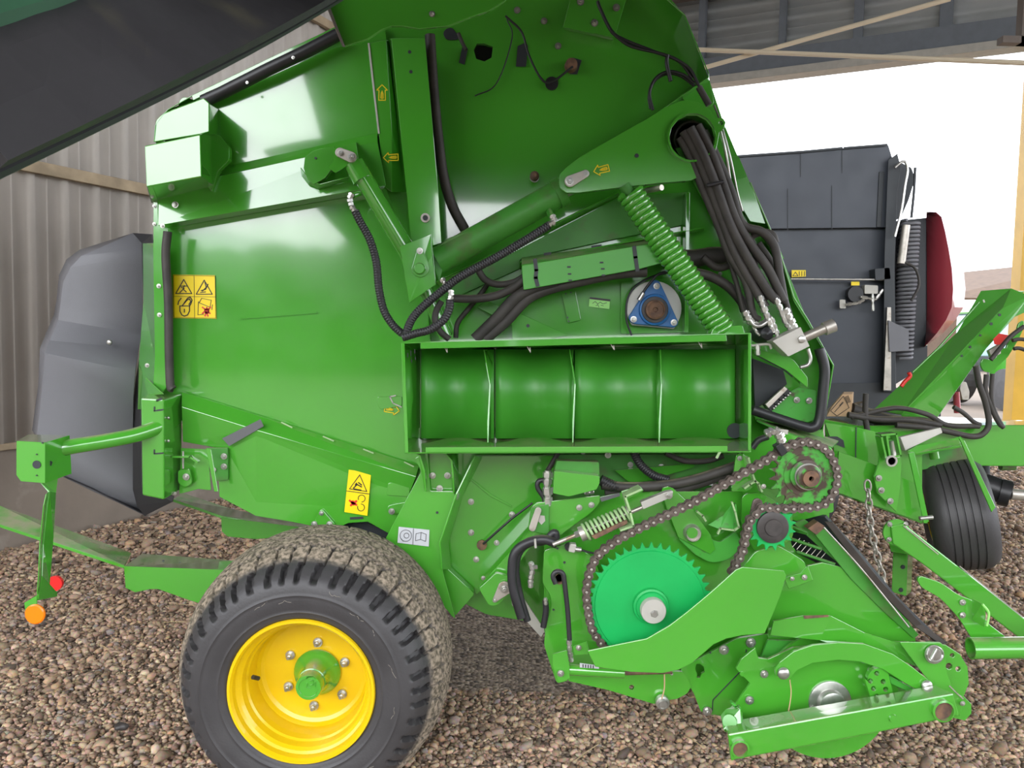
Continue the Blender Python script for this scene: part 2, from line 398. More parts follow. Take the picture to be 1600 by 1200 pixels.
def tie(a, b, n):
    bm = bmesh.new(); A = P(*a); B = P(*b); lathe_bm(bm, A, [(.028, 0), (.028, (B-A).length)], 10, B-A); struct(n, bm, CREAM)
tie((1060, 117, 10.4), (1485, -2, 9.2), 'trim_7'); tie((1050, 76, 10.4), (1640, 100, 8.6), 'trim_8')
bm = bmesh.new(); A = P(1567, 66, 9.5); boxw(bm, (0, 0, 0), (.5, .12, .08), Matrix.Translation(A)); boxw(bm, (.22, 0, 0), (.36, .12, 1.2), Matrix.Translation(A)); struct('trim_9', bm, BEAMM)
# ground: gravel inside, pale dirt yard outside
bm = bmesh.new(); vs = [bm.verts.new(Vector(q)) for q in ((-30, -60, -.012), (60, -60, -.012), (60, 90, -.012), (-30, 90, -.012))]; bm.faces.new(vs); struct('ground', bm, DIRT)
bm = bmesh.new(); c = W0+U*(OPN+.6); q = [W0-U*9, c, c+NN*20, W0-U*9+NN*20]; vs = [bm.verts.new((p.x, p.y, 0)) for p in q]; bm.faces.new(vs); struct('floor', bm, GBED)
# loose stones as one uncountable gravel object
def gravel():
    g = (1+5**.5)/2; ico = np.array([(-1, g, 0), (1, g, 0), (-1, -g, 0), (1, -g, 0), (0, -1, g), (0, 1, g), (0, -1, -g), (0, 1, -g), (g, 0, -1), (g, 0, 1), (-g, 0, -1), (-g, 0, 1)])/np.sqrt(1+g*g)
    fc = np.array([(0, 11, 5), (0, 5, 1), (0, 1, 7), (0, 7, 10), (0, 10, 11), (1, 5, 9), (5, 11, 4), (11, 10, 2), (10, 7, 6), (7, 1, 8), (3, 9, 4), (3, 4, 2), (3, 2, 6), (3, 6, 8), (3, 8, 9), (4, 9, 5), (2, 4, 11), (6, 2, 10), (8, 6, 7), (9, 8, 1)])
    pts = []
    for (y0, y1, dens, sz) in ((1.9, 3.3, 5200, .0092), (3.3, 4.8, 3300, .0105), (4.8, 7.0, 1500, .0135), (7.0, 13.5, 420, .018)):
        n = int((y1-y0)*(y1+.3)*1.5*dens); yy = rng.uniform(y0, y1, n); xx = rng.uniform(-.76, .76, n)*(yy+.25)
        keep = ((xx-W0.x)*NN.x+(yy-W0.y)*NN.y > .03) & ((xx*U.x+yy*U.y) < 13.4)
        if y1 > 4: keep &= ~((xx > -.28*yy) & (xx < .12*yy) & (yy < 8))          # wholly hidden behind the machine
        xx, yy = xx[keep], yy[keep]; s = sz*rng.lognormal(0, .36, len(xx))
        pts.append(np.stack([xx, yy, s*rng.uniform(.05, .75, len(xx)), s], 1))
    p = np.concatenate(pts); n = len(p)
    v = ico[None]*(1+rng.uniform(-.24, .24, (n, 12, 1)))
    sc = np.stack([rng.uniform(.8, 1.45, n), rng.uniform(.6, 1.05, n), rng.uniform(.42, .8, n)], 1); v = v*sc[:, None, :]
    a = rng.uniform(0, 2*pi, n); b = rng.uniform(-.6, .6, n)
    ca, sa, cb, sb = np.cos(a), np.sin(a), np.cos(b), np.sin(b)
    x = v[..., 0]*cb[:, None]+v[..., 2]*sb[:, None]; z = -v[..., 0]*sb[:, None]+v[..., 2]*cb[:, None]; y = v[..., 1]
    X = x*ca[:, None]-y*sa[:, None]; Yv = x*sa[:, None]+y*ca[:, None]
    V = np.stack([X, Yv, z], 2)*p[:, 3, None, None]+p[:, None, :3]
    Fi = (fc[None]+12*np.arange(n)[:, None, None]).reshape(-1, 3)
    me = bpy.data.meshes.new('gravel'); me.vertices.add(n*12); me.vertices.foreach_set('co', V.reshape(-1).astype(np.float32))
    me.loops.add(Fi.size); me.loops.foreach_set('vertex_index', Fi.reshape(-1).astype(np.int32)); me.polygons.add(len(Fi))
    me.polygons.foreach_set('loop_start', np.arange(0, Fi.size, 3, dtype=np.int32)); me.update(calc_edges=True); me.materials.append(GRAV)
    o = bpy.data.objects.new('gravel', me); place(o, (0, 0, 0), None); o['kind'] = 'stuff'; o['category'] = 'gravel'
    o['label'] = 'loose brown and tan gravel stones covering the shed floor'; print('stones', n)
gravel()
# yellow post at the opening
t = thing('steel_post', 'tall yellow painted steel post standing at the open end of the shed', 'post', (P(1588, 600, 10.9).x, 10.9, 0))
bx, by = WL[t.name].x, 10.9
bm = bmesh.new(); boxw(bm, (bx-.10, by-.10, 0), (bx+.10, by-.085, 5.6)); boxw(bm, (bx-.10, by+.085, 0), (bx+.10, by+.10, 5.6)); boxw(bm, (bx-.006, by-.085, 0), (bx+.006, by+.085, 5.6)); boxw(bm, (bx-.10, by-.085, 0), (bx-.09, by+.085, 5.6))
obj('post_shaft', bm, YPOST, t)
bm = bmesh.new(); boxw(bm, (bx-.18, by-.18, 0), (bx+.18, by+.18, .02)); obj('base_plate', bm, YPOST, t)
# far yard
t = thing('barn', 'weathered tan barn with a low roof across the yard', 'barn', (25, 44, 0))
bm = bmesh.new(); a = P(1490, 470, 44); b = P(1640, 470, 44)
boxw(bm, (a.x, 44, 0), (b.x+8, 56, 3.5)); obj('wall', bm, BARN, t)
bm = bmesh.new(); 
for q in (((a.x-1, 43.6, 4.0), (b.x+8, 43.6, 4.0), (b.x+8, 50, 7.2), (a.x-1, 50, 5.4)),): bm.faces.new([bm.verts.new(v) for v in q])
o = obj('roof', bm, BARN, t); s = o.modifiers.new('s', 'SOLIDIFY'); s.thickness = .12
bm = bmesh.new(); boxw(bm, (a.x+.8, 43.9, 0), (a.x+4.2, 43.99, 2.9)); obj('doorway', bm, DARKG, t)
t = thing('tractor', 'small green and yellow tractor parked outside in the yard', 'tractor', P(1540, 560, 20))
c = P(1545, 500, 20); cx = c.x
bm = bmesh.new(); boxw(bm, (cx-.65, 19.3, 2.32), (cx+.65, 20.6, 2.48)); obj('cab_roof', bm, G, t, bev=.04)
bm = bmesh.new(); boxw(bm, (cx-.55, 19.4, 1.25), (cx+.55, 20.5, 2.32)); obj('cab_window', bm, GLASSD, t, bev=.03)
bm = bmesh.new(); boxw(bm, (cx-.3, 18.0, .75), (cx+.3, 19.4, 1.4)); obj('bonnet', bm, G, t, bev=.05)
for sx in (-1, 1):
    bm = bmesh.new(); lathe_bm(bm, Vector((cx+sx*.55, 20.1, .8)), [(.4, 0), (.78, .02), (.8, .2), (.78, .38), (.4, .4)], 32, Vector((sx, 0, 0))); obj('wheel', bm, RUB, t)
    bm = bmesh.new(); lathe_bm(bm, Vector((cx+sx*.4, 18.3, .5)), [(.2, 0), (.48, .02), (.5, .12), (.48, .23), (.2, .25)], 32, Vector((sx, 0, 0))); obj('wheel', bm, RUB, t)
    bm = bmesh.new(); boxw(bm, (cx+sx*.57-.04, 19.4, 1.2), (cx+sx*.57+.04, 19.48, 2.33)); obj('cab_pillar', bm, DARKG, t)
bm = bmesh.new()
for i in range(90):
    x = -45+i+random.random(); h = random.uniform(3.6, 5.2)
    bmesh.ops.create_icosphere(bm, subdivisions=2, radius=1.6, matrix=Matrix.Translation((x, -24+random.random()*2, h-1.4)))
    boxw(bm, (x-.8, -24.8, 0), (x+.8, -22.8, h-1.0))
o = struct('terrain_reflection_belt', bm, HEDGE)  # unseen belt added behind the camera to darken the gate panel's reflections
bm = bmesh.new()
for i in range(60):
    bmesh.ops.create_icosphere(bm, subdivisions=2, radius=random.uniform(1.6, 2.6), matrix=Matrix.Translation((26+i*1.1, 70+random.random()*3, random.uniform(.4, 1.2))))
struct('terrain_far_bushes', bm, HEDGE)
# ------------------------------------------------------------------ the green baler
B = thing('round_baler', 'large bright green round baler with open side and one yellow-rimmed wheel on the gravel', 'baler', (0, 2.9, 0))
def V2(*a): return list(a)
# --- tailgate
tg = plate('tailgate_side', [(243, 188), (262, 171), (318, 150), (522, 44), (600, 40), (616, 120), (640, 300), (668, 480), (690, 740), (612, 836), (592, 822), (575, 815), (545, 816), (520, 828), (455, 815), (400, 806), (345, 778), (338, 700), (262, 640), (240, 600)], 2.99, .02, G, B, r=6)
fac('tailgate_upper_panel', [(345, 274, 2.935), (590, 222, 2.935), (603, 289, 2.90), (247, 352, 2.90), (246, 314, 2.91), (248, 296, 2.92), (345, 262, 2.955), (590, 208, 2.955), (590, 214, 2.985), (344, 190, 2.985), (318, 157, 2.985), (520, 58, 2.985), (576, 66, 2.985), (262, 356, 2.985), (598, 297, 2.985), (345, 262, 2.985)],
    [(0, 1, 2, 3, 4, 5), (0, 6, 7, 1), (3, 2, 14, 13)], G, B)
plate('tailgate_top_panel', [(330, 160), (420, 120), (520, 75), (576, 66), (592, 212), (345, 266), (340, 235)], 2.955, .03, G, B, r=4)
bolt(274, 320, 2.90, 5, tg)
bolt(254, 353, 2.90, 3.5, tg)
# rear edge flange with hose
fl = fac('rear_flange', [(240, 230, 2.93), (247, 230, 2.93), (250, 350, 2.93), (262, 358, 2.93), (264, 600, 2.93), (240, 610, 2.93), (243, 560, 2.93), (240, 380, 2.93), (225, 470, 3.10), (224, 380, 3.1), (218, 560, 3.10), (216, 640, 3.1), (236, 640, 2.93)],
         [(0, 1, 2, 3, 4, 12, 5, 6, 7), (7, 6, 10, 8, 9), (6, 5, 12, 11, 10)], G, B)
bolts([(248, 447, 3.4), (249, 492, 3.4), (230, 571, 3.4), (241, 322, 2.6), (241, 350, 2.6)], 2.925, fl)
tube('edge_hose', [(262, 362), (259, 400), (263, 470), (264, 540), (266, 600), (270, 608)], 6.5, HOSED, B, Yd=2.88)
fac('rear_gusset', [(228, 590, 2.95), (256, 616, 2.85), (232, 618, 2.95), (285, 617, 2.9), (290, 600, 2.95)], [(0, 1, 2)], G, B)
# top rubber roll along gate and top flange
tube('top_seal_tube', [(318, 158, 2.93), (345, 146, 2.92), (420, 108, 2.9), (475, 82, 2.9), (528, 54, 2.9)], 9.5, BLK, B, sm=False)
fac('top_flange', [(241, 222, 2.95), (243, 196, 2.95), (262, 172, 2.95), (300, 150, 2.95), (420, 92, 2.95), (530, 40, 2.95), (530, 40, 3.1), (420, 92, 3.1), (300, 150, 3.1), (262, 172, 3.1), (243, 196, 3.1), (241, 222, 3.1), (530, 50, 2.95), (420, 101, 2.95), (302, 157, 2.95)],
    [(i, i+1, 10-i, 11-i) for i in range(5)]+[(3, 4, 13, 14), (4, 5, 12, 13)], G, B)
plate('lifting_tab', [(277, 172), (281, 155), (289, 151), (302, 156), (303, 160)], 3.0, .01, G, B, r=5)
for i, x in enumerate((458, 540)): pass
bolt(458, 90, 2.87, 2.5, tg); bolt(386, 129, 2.87, 2.2, tg)
# corner guard box
solid('corner_guard', [(226, 228), (313, 210), (315, 276), (229, 292)], 2.70, [(238, 226), (333, 205), (338, 292), (236, 318)], 2.95, G, B, bev=.003)
solid('corner_guard_top', [(241, 222), (244, 193), (256, 177), (270, 171), (318, 153), (327, 161), (327, 206), (313, 210)], 2.76, [(252, 222), (252, 195), (263, 181), (275, 176), (330, 160), (341, 170), (342, 212), (326, 216)], 2.95, G, B, bev=.003)
plate('corner_gusset', [(326, 206), (344, 212), (358, 230), (358, 250), (340, 268), (331, 300), (318, 280), (315, 212)], 2.90, .03, G, B, r=3)
# gate pillar flange
fac('gate_edge_flange', [(576, 68, 2.94), (603, 62, 2.94), (612, 205, 2.94), (592, 208, 2.94), (573, 68, 2.99), (589, 208, 2.99), (611, 64, 3.0), (634, 300, 3.0), (612, 300, 2.94), (600, 292, 2.94)],
    [(0, 1, 2, 3), (0, 3, 5, 4), (1, 6, 7, 2), (2, 7, 8), (3, 2, 8, 9)], G, B)
strokes('edge_trim', [[(576, 68), (592, 208)]], 2.935, 2.6, WHITEM, B, label='pale bright strip of bare edge')
# lower fold on gate: ridge panels
fac('tailgate_lower_panel', [(284, 612, 2.975), (400, 648, 2.975), (655, 728, 2.975), (650, 745, 2.925), (400, 672, 2.925), (284, 636, 2.925), (286, 690, 2.95), (340, 700, 2.95), (343, 776, 2.95), (400, 806, 2.95), (455, 815, 2.95), (520, 828, 2.95), (545, 817, 2.95), (575, 815, 2.95), (612, 836, 2.95), (640, 770, 2.95)],
    [(0, 1, 4, 5), (1, 2, 3, 4), (5, 4, 3, 15, 14, 13, 12, 11, 10, 9, 8, 7, 6)], G, B)
for a in ((0, 0), (62, 18), (128, 38), (188, 57)): pass
strokes('weld_bead', [[(440, 660), (456, 668)], [(505, 682), (521, 689)], [(568, 702), (583, 708)], [(632, 722), (646, 729)]], 2.955, 2.2, SPRG, B)
strokes('panel_rib', [[(376, 497), (494, 488)]], 2.985, 3.2, G, B, t=.008)
plate('hinge_plate', [(488, 822), (500, 797), (504, 797), (524, 820), (518, 827), (485, 826)], 2.935, .008, G, B, r=3)
bolts([(502, 802, 3.6), (491, 819, 5), (515, 819, 5)], 2.933, tg)
bolts([(612, 799, 5)], 2.93, tg)
strokes('drain_slot', [[(548, 810), (566, 809)]], 2.945, 4, DARKG, B)
holes = bmesh.new()
def dots(name, L, Y, m=DARKG, par=None):      # small drilled holes with dark depth
    for q in L:
        bm = bmesh.new(); lathe_bm(bm, P(q[0], q[1], Y), [((q[2] if len(q) > 2 else 1.6)*Y/F, 0), ((q[2] if len(q) > 2 else 1.6)*Y/F, .002)], 12)
        obj(name, bm, m, par or B)
holes.free()
dots('drilled_hole', [(440, 698), (452, 720), (377, 733), (389, 756)], 2.947)
strokes('duct_tape', [('f', [(347, 685), (407, 655), (412, 666), (358, 697)])], 2.92, 1, DECK, B, label='grey strip of tape')
# warning decals
def tri(x, y, s): return [(x-s, y+s*.85), (x, y-s*.9), (x+s, y+s*.85), (x-s, y+s*.85)]
d = strokes('warning_decal', [('f', [(270, 429), (336, 430), (338, 498), (271, 497)])], 2.987, 1, DECY, B, label='yellow four-field warning sticker')
strokes('pictogram', [[(303, 430), (304, 497)], [(271, 463), (337, 464)], [(271, 430), (336, 431), (337, 497), (272, 496), (271, 430)]], 2.9855, .5, DECB, d)
strokes('pictogram', [tri(287, 448, 12.5), tri(319, 449, 12.5), [(282, 447), (292, 447)], [(288, 446), (286, 452), (291, 456)], [(286, 452), (281, 457)], [(283, 449), (288, 451)], [(320, 441), (322, 449), (316, 455)], [(325, 444), (321, 452), (314, 454)], [(313, 457), (321, 456)]], 2.9855, 1.3, DECB, d)
strokes('pictogram', [[(281, 478), (281, 486), (284, 492), (288, 494), (293, 492), (296, 486), (296, 478), (281, 478)], [(285, 477), (292, 469), (296, 467), (298, 471), (295, 476)], [(288, 473), (293, 466), (297, 464), (300, 469), (298, 475), (296, 478)], [(288, 483), (288, 488)], [(283, 466), (279, 471), (278, 476)]], 2.9855, 1.5, DECB, d)
strokes('pictogram', [[(311, 473), (315, 466), (330, 469), (328, 480), (311, 473)], [(310, 471), (309, 492), (318, 491)], [(332, 476), (331, 484)]], 2.9855, .8, DECB, d)
strokes('pictogram', [[(316, 480), (320, 483), (326, 483), (329, 480)], [(323, 480), (323, 488)], [(320, 494), (322, 487), (325, 494)], [(320, 484), (326, 484), (325, 489), (321, 489), (320, 484)], [(316, 490), (320, 486)], [(328, 490), (325, 486)]], 2.985, 2.0, DECR, d)
d = strokes('warning_decal', [('f', [(545, 734), (580, 738), (574, 806), (538, 800)])], 2.938, 1, DECY, B, label='yellow sticker with rotating rollers warning')
strokes('pictogram', [[(546, 764), (573, 768), (562, 742), (546, 764)], [(541, 767), (577, 772)]], 2.9365, 1.1, DECB, d)
strokes('pictogram', [[(552, 763), (558, 757), (565, 761)], [(555, 758), (557, 755)], [(560, 754), (565, 758)], [(553, 764), (564, 766)]], 2.9365, 1.8, DECB, d)
strokes('pictogram', [arc(564, 779, 5.5, -200, 90, 10), arc(563, 793, 5.5, -90, 200, 10)] and [[(p[0], p[1]) for p in arc(565, 779, 5.5, -200, 90, 10)], [(p[0], p[1]) for p in arc(564, 793, 5.5, -90, 200, 10)]], 2.9365, 1, DECB, d)
strokes('pictogram', [[(546, 782), (551, 786), (557, 783)], [(548, 790), (551, 786), (557, 789)], [(549, 785), (555, 787)], [(551, 783), (552, 789)]], 2.936, 3, DECR, d)
def arrow(x, y, a, s=1., Y=2.93, m=DECY):
    ca, sa = cos(radians(a)), sin(radians(a))
    T = lambda L: [(x+(p*ca-q*sa)*s, y+(p*sa+q*ca)*s) for p, q in L]
    o = strokes('arrow_decal', [T([(-12, 0), (-4, -8), (-4, -4.5), (11, -5), (11, 5), (-4, 4.5), (-4, 8), (-12, 0)])], Y, 1.3, m, B, label='yellow outlined arrow sticker')
    strokes('arrow_mark', [T([(-3, 0), (1, -1.5), (8, -2), (8, 2), (1, 1.5), (-3, 0)]), T([(-2, 0), (9, 0)])], Y, 1.1, m, o)
arrow(597, 145, 90, 1.05, 2.937); arrow(611, 246, -2, 1., 2.937); arrow(612, 640, 190, 1., 2.985)
strokes('bent_strap', [[(618, 618), (609, 620), (614, 630), (627, 636)]], 2.98, 2, WHITEM, B, label='bent pale spring wire')  # narrow bent pale strap on the gate side
plate('side_catch', [(590, 620), (628, 619), (628, 634), (594, 640), (589, 630)], 2.984, .006, G, B, r=3)
plate('side_catch', [(606, 755), (640, 750), (640, 776), (604, 774)], 2.94, .01, G, B, r=3)
plate('latch_strap', [(604, 800, 6), (606, 790, 6), (640, 783), (640, 798), (616, 804, 5)], 2.935, .006, G, B)
# --- main chamber side
CH = 3.03
ch = plate('chamber_side', [(560, 30), (600, -30), (1020, -30), (1068, 20), (1105, 115), (1130, 190), (1172, 290), (1217, 390), (1265, 510), (1302, 572), (1286, 672), (1300, 760), (1290, 870), (1200, 930), (1000, 1000), (760, 960), (700, 930), (640, 850), (640, 300)], CH, .02, G, B, r=6,
           holes=[[(740, 78), (745, 68), (757, 68), (770, 73), (768, 90), (757, 96), (744, 92)]])
fac('chamber_front_edge', [(1010, -30, 3.03), (1068, 20, 3.03), (1107, 115, 3.03), (1107, 115, 2.93), (1070, 24, 2.93), (1014, -26, 2.93), (1107, 121, 2.93), (960, 222, 2.95), (960, 226, 3.03), (1108, 126, 3.03), (880, 268, 2.96), (880, 272, 3.03)],
    [(0, 1, 4, 5), (1, 2, 3, 4), (2, 9, 6, 3), (6, 9, 8, 7), (7, 8, 11, 10)], G, B)
plate('front_corner', [(1082, 128), (1108, 120), (1116, 160), (1112, 166), (1085, 168), (1060, 150)], 3.02, .01, GH, B, r=4)
# frame post left of chamber
fac('frame_post', [(612, 60, 2.88), (664, 60, 2.88), (685, 300, 2.88), (690, 380, 2.88), (644, 392, 2.88), (636, 300, 2.88), (607, 60, 3.0), (632, 300, 3.0), (640, 392, 3.0)],
    [(0, 1, 2, 3, 4, 5), (0, 5, 7, 6), (5, 4, 8, 7)], G, B)
dots('drilled_hole', [(640, 81, 2.6), (642, 112, 2.6)], 2.877)
lathe('post_bush', 665, 341, 2.88, [(7, 0), (7, -.012), (4.2, -.012), (4.2, .0)], STEELM, B, seg=24)
dots('drilled_hole', [(665, 341, 4)], 2.868)
# brake between gate and post: deep shadow gap is an inner channel
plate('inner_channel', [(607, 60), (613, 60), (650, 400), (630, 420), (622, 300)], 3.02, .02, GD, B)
tube('post_hose', [(672, 55, 2.93), (676, 120, 2.93), (682, 190, 2.93), (692, 270, 2.93), (706, 320, 2.95), (726, 358, 2.97)], 8, HOSED, B)
# dark openings and bolts of the upper chamber side
plate('opening_backing', [(728, 56), (784, 56), (784, 108), (728, 108)], CH+.06, .005, BLK, B)  # black sheet added behind the opening in place of inner shade
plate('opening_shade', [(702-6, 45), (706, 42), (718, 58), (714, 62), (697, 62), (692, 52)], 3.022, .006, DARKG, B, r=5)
strokes('chamber_slot', [('f', [(722, 74), (731, 76), (726, 101), (717, 98)]), ('f', [(809, 72), (822, 66), (825, 72), (822, 104), (806, 104)]), ('f', [(896, 90), (909, 94), (902, 116), (890, 116)])], 3.022, 1, DARKG, B)
lathe('rubber_plug', 862, 131, 3.025, [(10, 0), (10, -.008)], BLK, B, seg=20)
bolts([(850, 33, 5), (872, 72, 5), (808, 16, 5), (835, 278, 7)], 3.028, ch)
lathe('sensor_knob', 892, 104, 3.02, [(10, 0), (9, -.03), (5, -.035)], RUST, B, seg=18)
tube('sensor_wire', [(790, 25), (815, 50), (826, 85), (845, 122), (862, 128), (895, 104)], 1.7, BLK, B, Yd=2.98)
tube('sensor_wire', [(792, 30), (800, 60), (776, 130), (742, 150)], 1.0, BLK, B, Yd=3.015)
tube('sensor_wire', [(716, 52), (722, 66), (728, 78)], 3.0, HOSED, B, Yd=3.0)
pl = fac('upper_bracket', [(880, 42, 2.97), (893, -10, 2.97), (980, -10, 2.97), (960, 58, 2.97), (882, 46, 3.03), (958, 63, 3.03), (984, -10, 3.03)], [(0, 1, 2, 3), (0, 3, 5, 4), (3, 2, 6, 5)], G, B)
bolts([(907, 3, 5.5), (963, 12, 5.5), (929, 36, 5.5)], 2.965, pl)
tube('sensor_wire', [(934, 2), (938, 14), (955, 48), (975, 62), (1020, 80), (1060, 95), (1082, 122)], 2.6, BLK, B, Yd=2.94)
tube('sensor_wire', [(955, 50), (985, 72), (1040, 86), (1075, 105), (1090, 130), (1104, 160)], 2.2, BLK, B, Yd=2.93)
tube('sensor_wire', [(1085, 130), (1068, 117), (1045, 112), (1025, 122), (1015, 145), (1020, 172)], 2.4, BLK, B, Yd=2.94)
tube('sensor_wire', [(1085, 134), (1062, 118), (1040, 116), (1022, 128), (1014, 150), (1016, 170)], 2.0, BLK, B, Yd=2.96)
tube('cable_clip', [(1043, 86), (1042, 100), (1048, 127)], 3, BLK, B, Yd=2.93)
tube('cable_sleeve', [(1092, 136), (1100, 150), (1108, 164)], 5, HOSED, B, Yd=2.9)
# green raised-shield linkage at the top of the picture
fac('shield_link', [(512, 8, 2.2), (505, -40, 2.2), (800, -40, 2.2), (790, 2, 2.2), (765, 18, 2.2), (735, 28, 2.2), (700, 42, 2.2), (655, 46, 2.2), (630, 42, 2.2), (612, 42, 2.2), (596, 48, 2.2), (575, 62, 2.2), (540, 73, 2.2)], [tuple(range(13))], G, B, t=.012)
bolt(675, 22, 2.19, 4.6, B)
fac('shield_link_edge', [(510, -20, 2.17), (510, 8, 2.17), (536, 73, 2.17), (540, 73, 2.21), (516, 8, 2.21), (516, -20, 2.21)], [(0, 1, 4, 5), (1, 2, 3, 4)], BEAMM, B, t=.004)
# raised rear side shield, seen from underneath
bm = bmesh.new(); A = P(-4, 266, .80); Bp = P(560, -20, 2.0); 
ed = [A.lerp(Bp, i/10) for i in range(11)]; ed = [e+Vector((0, 0, -.012*sin(pi*i/10))) for i, e in enumerate(ed)]
rows = []
for j in range(9):
    w = j/8; rows.append([bm.verts.new(e+Vector((-(.20+.70*i/10)*w, -.15*w, .05*w+.08*sin(pi*w)))) for i, e in enumerate(ed)])
for a, b in zip(rows, rows[1:]):
    for i in range(10): bm.faces.new((a[i], a[i+1], b[i+1], b[i]))
sh = obj('rear_side_shield', bm, SHIELD, B, label='dark plastic inner face of the raised side shield'); s = sh.modifiers.new('s', 'SOLIDIFY'); s.thickness = .018; s.offset = 1
bm = bmesh.new(); tube_bm(bm, [e+Vector((-.012, 0, -.006)) for e in ed], .009, 8); obj('shield_lip', bm, BLK, sh)
bm = bmesh.new()
def onsh(u, w): e = A.lerp(Bp, u); return e+Vector((-(.20+.70*u)*w, -.15*w, .05*w+.08*sin(pi*w)-.012*sin(pi*u)))
for (u0, u1, w0, w1) in ((.42, .60, .24, .44), (.68, .84, .20, .36)):
    a = [onsh(u0, w0), onsh(u1, w0), onsh(u1+.05, w1), onsh(u0+.05, w1)]; c = sum(a, Vector())/4
    lo = [p+Vector((0, 0, .0)) for p in a]; hi = [c+(p-c)*.7+Vector((0, 0, .055)) for p in a]
    L = [bm.verts.new(p) for p in lo]; Hh = [bm.verts.new(p) for p in hi]; bm.faces.new(Hh)
    for i in range(4): bm.faces.new((L[i], L[(i+1) % 4], Hh[(i+1) % 4], Hh[i]))
obj('shield_recess', bm, SHIELDG, sh)
bm = bmesh.new()
for w in (.33,): tube_bm(bm, [onsh(u/10, w)+Vector((0, 0, .025)) for u in range(1, 10)], .02, 8)
obj('shield_stiffener', bm, SHIELDG, sh)
# raised front side shield, above the frame: shades the front of the chamber
bm = bmesh.new()
rows = []
for j in range(8):
    w = j/7; rows.append([bm.verts.new(Vector((-1.16+2.75*i/6, 2.92-2.05*w, 2.94-.50*w*w+.22*sin(pi*w)))) for i in range(7)])
for a, b in zip(rows, rows[1:]):
    for i in range(6): bm.faces.new((a[i], a[i+1], b[i+1], b[i]))
o = obj('front_side_shield', bm, SHIELD, B); s = o.modifiers.new('s', 'SOLIDIFY'); s.thickness = .015
# body volume behind side panels (roof and far side of the bale chamber)
bm = bmesh.new()
top = [P(*q, 3.05) for q in ((243, 195), (262, 174), (522, 46), (600, -20), (1020, -28), (1066, 22), (1104, 116), (1128, 190))]
back = [p+Vector((0, 1.2, 0)) for p in top]
f = [bm.verts.new(p) for p in top]; k = [bm.verts.new(p) for p in back]
for i in range(len(f)-1): bm.faces.new((f[i], f[i+1], k[i+1], k[i]))
o = obj('chamber_roof', bm, GD, B); s = o.modifiers.new('s', 'SOLIDIFY'); s.thickness = .01
plate('chamber_far_side', [(430, 220), (640, 150), (930, 150), (1050, 300), (1110, 480), (1140, 640), (900, 760), (560, 760), (450, 620)], 4.25, .02, GD, B)
# ------------------------------------------------------------------ upper chamber fittings
# tension arm
plate('tension_arm', [(873, 285, 0), (875, 272, 0), (884, 262, 0), (905, 246, 0), (960, 214, 0), (1010, 186, 0), (1038, 168, 0), (1062, 158, 0)]+[(1072, 156, 0), (1092, 160, 0), (1108, 170, 0), (1118, 184, 0), (1125, 184, 0), (1130, 185, 0), (1134, 191, 0), (1132, 200, 0), (1124, 207, 0), (1121, 225, 0), (1116, 245, 0), (1100, 272, 0), (1080, 282, 0), (1030, 286, 0), (960, 294, 0), (905, 301, 0), (885, 301, 0), (875, 294, 0)], 2.80, .03, GH, B, r=0,
      holes=[(1081, 215, 35), (1127, 192, 3.4)], bev=.003)
bm = bmesh.new(); lathe_bm(bm, P(1081, 215, 2.80), [(.088, .0), (.088, -.012), (.0815, -.012), (.0815, .2), (.088, .2)], 40, cap=False); obj('arm_collar', bm, GH, B)
lathe('arm_bore', 1081, 215, 2.98, [(36, 0), (36, .02)], BLK, B)
lathe('inner_ring', 1078, 220, 2.90, [(27, 0), (27, -.03), (24, -.03), (24, 0)], HOSED, B)
dots('drilled_hole', [(995, 243, 3.2)], 2.797)
def pill(name, a, b, ra, rb, Y, t, m, par, **k):
    A = Vector(a); Bq = Vector(b); an = math.degrees(math.atan2(Bq.y-A.y, Bq.x-A.x))
    return plate(name, arc(A.x, A.y, ra, an+90, an+270, 10)+arc(Bq.x, Bq.y, rb, an-90, an+90, 10), Y, t, m, par, r=0, **k)
pn = pill('pin_keeper', (891, 283), (915, 271), 9, 6, 2.78, .012, STEELM, B, label='bare metal pin keeper')
bolts([(890, 283, 6.5), (916, 271, 4)], 2.778, pn)
arrow(940, 265, -14, 1.05, 2.795)
rod('grease_screw', (1010, 298, 2.85), (1034, 293, 2.78), 4.5, STEELM, B)
# chamber ribs
fac('chamber_rib', [(680, 440, 2.99), (820, 372, 2.97), (966, 300, 2.97), (968, 306, 3.02), (822, 380, 3.02), (690, 450, 3.02)], [(0, 1, 4, 5), (1, 2, 3, 4)], G, B, t=.006)
fac('chamber_rib', [(812, 410, 2.96), (1010, 372, 2.96), (1100, 356, 2.96), (1100, 360, 3.02), (1010, 378, 3.02), (812, 420, 3.02)], [(0, 1, 4, 5), (1, 2, 3, 4)], G, B, t=.006)
plate('reinforcement_panel', [(690, 452), (820, 385), (968, 308), (1075, 300), (1075, 350), (812, 405), (812, 420), (700, 470)], 3.012, .012, GD, B, r=4)
plate('long_cover_strip', [(815, 415), (990, 385), (1040, 378), (1046, 408), (1000, 420), (818, 453)], 2.82, .02, GM, B, r=2)
fac('cover_strip_top', [(815, 415, 2.83), (1040, 378, 2.83), (1040, 372, 2.99), (815, 403, 2.99)], [(0, 1, 2, 3)], GM, B)
strokes('slot', [[(887, 417), (891, 417)], [(888, 428), (892, 428)], [(889, 438), (893, 438)], [(938, 410), (942, 410)], [(940, 420), (944, 420)], [(941, 430), (945, 430)]], 2.817, 2.4, DARKG, B)
strokes('tape_mark', [[(836, 406), (838, 422), (837, 434), (840, 446)], [(991, 386), (993, 402), (996, 422)]], 2.817, 6, DARKG, B, label='black worn tape band')
